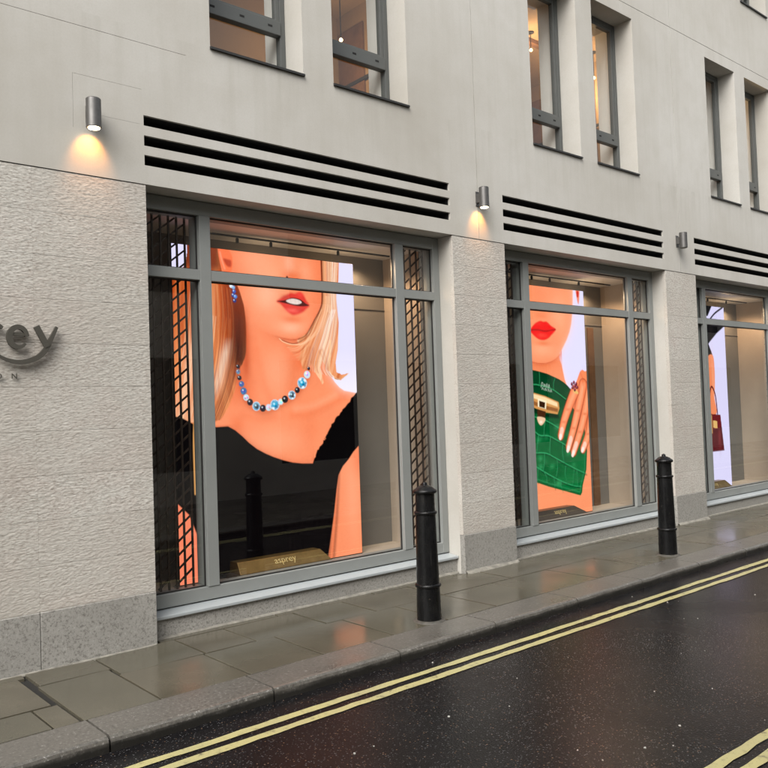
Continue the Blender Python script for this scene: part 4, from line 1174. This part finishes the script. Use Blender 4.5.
display_block(11.0, 11.95, .08, "small gilt name block before the screen of the red handbag", M["brass"], M["darkbrass"])

# ------------------------------------------------------------------ the wall sign
sign = empty("shop_sign", (1.3, FY - 0.03, 1.885), "dark raised letters with a curling tail on the rough stone wall", "sign")
def ribbon(name, pts, widths, closed=False, d=0.026, y=FY - 0.042):
    p = np.array(pts, float); n = len(p)
    L = []; Rr = []
    for i in range(n):
        if closed: t = p[(i + 1) % n] - p[i - 1]
        else: t = p[min(i + 1, n - 1)] - p[max(i - 1, 0)]
        t = t / np.linalg.norm(t); nn = np.array([-t[1], t[0]])
        w = widths[i] / 2
        L.append(p[i] + nn * w); Rr.append(p[i] - nn * w)
    V = [(q[0], y, q[1]) for q in L] + [(q[0], y, q[1]) for q in Rr] + [(q[0], y + d, q[1]) for q in L] + [(q[0], y + d, q[1]) for q in Rr]
    F = []
    for i in range(n if closed else n - 1):
        j = (i + 1) % n
        F += [(i, n + i, n + j, j), (2 * n + i, 2 * n + j, 3 * n + j, 3 * n + i), (i, j, 2 * n + j, 2 * n + i), (n + i, 3 * n + i, 3 * n + j, n + j)]
    if not closed:
        F += [(0, 2 * n, 3 * n, n), (n - 1, 2 * n - 1, 4 * n - 1, 3 * n - 1)]
    return V, F
def curve(pts, sub=10):
    p = np.array(pts, float); n = len(p); out = []
    for i in range(n - 1):
        a, b, c, d = p[max(i - 1, 0)], p[i], p[i + 1], p[min(i + 2, n - 1)]
        for t in np.arange(sub) / sub:
            out.append(0.5 * ((2 * b) + (c - a) * t + (2 * a - 5 * b + 4 * c - d) * t * t + (3 * b - a - 3 * c + d) * t ** 3))
    out.append(p[-1]); return np.array(out)
def letter(strokes, kind="letter"):
    mb = MB()
    for pts, w, sm in strokes:
        q = curve(pts) if sm else np.array(pts, float)
        ww = np.interp(np.linspace(0, 1, len(q)), np.linspace(0, 1, len(w)), w)
        off = 0.003 if mb.v else 0.0
        V, F = ribbon("s", q, ww, d=0.026 - off, y=FY - 0.042 + off)
        mb.add(V, F)
    return mb.build(kind, M["letter"], sign)
def arc(cx, cz, rx, rz, a0, a1, n=18):
    return [(cx + rx * math.cos(R(a0 + (a1 - a0) * i / n)), cz + rz * math.sin(R(a0 + (a1 - a0) * i / n))) for i in range(n + 1)]
T = .026
letter([(arc(1.604, 2.157, .054, .066, 5, 322), [.026, .031, .037, .031, .016], False), ([(1.558, 2.176), (1.655, 2.176)], [.020, .020], False)])          # e
letter([([(1.718, 2.232), (1.786, 2.098)], [.036, .036], False),
        ([(1.849, 2.232), (1.812, 2.155), (1.776, 2.083), (1.73, 2.033), (1.666, 2.004), (1.604, 1.996), (1.544, 2.007), (1.493, 2.032), (1.45, 2.07)], [.018, .028, .034, .034, .032, .028, .022, .014, .006], True)])  # y and its tail
letter([([(1.424, 2.232), (1.424, 2.088)], [.030, .030], False), ([(1.428, 2.17), (1.45, 2.215), (1.483, 2.228), (1.510, 2.212)], [.012, .024, .026, .018], True)])   # r
letter([([(1.235, 2.232), (1.235, 2.02)], [.030, .030], False), (arc(1.298, 2.158, .052, .062, 165, -165), [.016, T, .032, T, .016], False)])          # p
letter([(arc(1.115, 2.192, .036, .033, 20, 230, 12)[:-1] + [(1.115, 2.158)] + arc(1.115, 2.124, .040, .034, 60, -160, 12)[1:], [.012, T, .03, T, .012], False)])          # s
letter([(arc(.962, 2.158, .052, .062, 10, 350), [.02, T, .032, T, .02], False), ([(1.028, 2.232), (1.028, 2.088)], [.030, .030], False)])   # a
for ch, x in zip("LONDON", (1.105, 1.20, 1.295, 1.39, 1.488, 1.582)):
    me = font_mesh(ch, .050, .004); me.materials.append(M["letter"])
    o = bpy.data.objects.new("small_letter", me); link(o, sign)
    o.rotation_euler = (math.pi / 2, 0, 0); o.location = Vector((x, FY - .012, 1.889)) - wloc(sign)

# ------------------------------------------------------------------ wall lamps
def wall_lamp(x, label, lit):
    yc, zb, h, r = FY - 0.098, 3.605, 0.205, 0.050
    t = empty("wall_lamp", (x, FY, zb), label, "wall lamp", "cylinder lamps on the facade")
    MB().lathe((x, yc, zb), [(r * .80, .004), (r * .86, 0), (r, 0.003), (r, h - .006), (r - .005, h)], 40).build("housing", M["lamp"], t, smooth=False, bevel=.001, seg=1)
    m = MB(); m.box(x - .022, x + .022, yc + r - .008, FY - .003, zb + .06, zb + .15); m.build("bracket", M["lamp"], t, bevel=.003)
    box("wall_plate", M["lamp"], t, x - .02, x + .045, FY - .008, FY - .001, zb + .03, zb + .18, bevel=.002)
    MB().lathe((x, yc, zb - .003), [(r * .78, 0), (r * .78, .0065)], 32).build("lens", M["lens"] if lit else M["greypanel"], t)
    if lit:
        l = bpy.data.lights.new("wall_lamp_beam", 'SPOT'); l.energy = lit; l.color = (1.0, .36, .035)
        l.spot_size = R(92); l.spot_blend = .6; l.shadow_soft_size = .02
        o = bpy.data.objects.new("lamp_beam", l); link(o, t); o.location = (0, yc - FY, -.012); o.rotation_euler = (R(43), 0, 0)
wall_lamp(2.105, "lit cylinder wall lamp above the sign wall", 2.9)
wall_lamp(6.055, "lit cylinder wall lamp between the first two windows", 2.7)
wall_lamp(9.93, "unlit cylinder wall lamp above the far pier", 0)

# ------------------------------------------------------------------ bollards
def bollard(x, y, label):
    t = empty("bollard", (x, y, 0), label, "bollard", "black iron bollards on the pavement edge")
    p = [(.092, -.08), (.092, .0), (.0925, .10), (.089, .255), (.0885, .262), (.086, .29), (.0845, .40), (.0805, .60), (.077, .80), (.0755, .83), (.074, .84), (.0735, .90), (.074, .955), (.078, .965)]
    MB().lathe((x, y, 0), p, 48).build("shaft", M["iron"], t, smooth=True)
    MB().lathe((x, y, 0), [(.128, -.02), (.122, .003), (.104, .007), (.094, .012)], 36, cap=False).build("mortar_ring", M["mortar_dark"], t, smooth=True)
    for z, r in ((.268, .100), (.815, .088)):
        MB().lathe((x, y, z), [(r - .014, -.014), (r - .004, -.011), (r, -.004), (r, .004), (r - .004, .011), (r - .014, .014)], 48).build("collar", M["iron"], t, smooth=True)
    MB().lathe((x, y, .962), [(.070, -.004), (.086, 0), (.092, .008), (.092, .018), (.086, .026), (.074, .034), (.060, .046), (.040, .056), (.022, .060), (.020, .066), (.021, .074), (.015, .082), (.006, .086)], 48).build("cap", M["iron"], t, smooth=True)
bollard(4.245, 4.505, "black iron bollard nearest the camera, before the first window")
bollard(7.715, 4.53, "black iron bollard further along, before the far pier")

# ------------------------------------------------------------------ the building across the street (seen in the glass and the wet road)
opp = empty("opposite_building", (6, -2.2, 0), "plain pale building across the street", "building")
OY = -2.2
wins = []
for k in range(12):
    x = -12 + 3.4 * k
    wins.append((x + .6, x + 2.6, 0.6, 2.7)); wins.append((x + .9, x + 2.1, 3.9, 5.3))
V, F = plate(-13, 32, 0, 5.8, OY, OY - .2, wins)
mesh_obj("wall", V, [f[::-1] for f in F], M["opposite"], opp)
for (a, b, c, d) in wins:
    box("window", M["darkglass"], opp, a, b, OY - .19, OY - .15, c, d)
box("cornice", M["smooth"], opp, -13, 32, OY - 5, OY + .15, 5.803, 6.0)
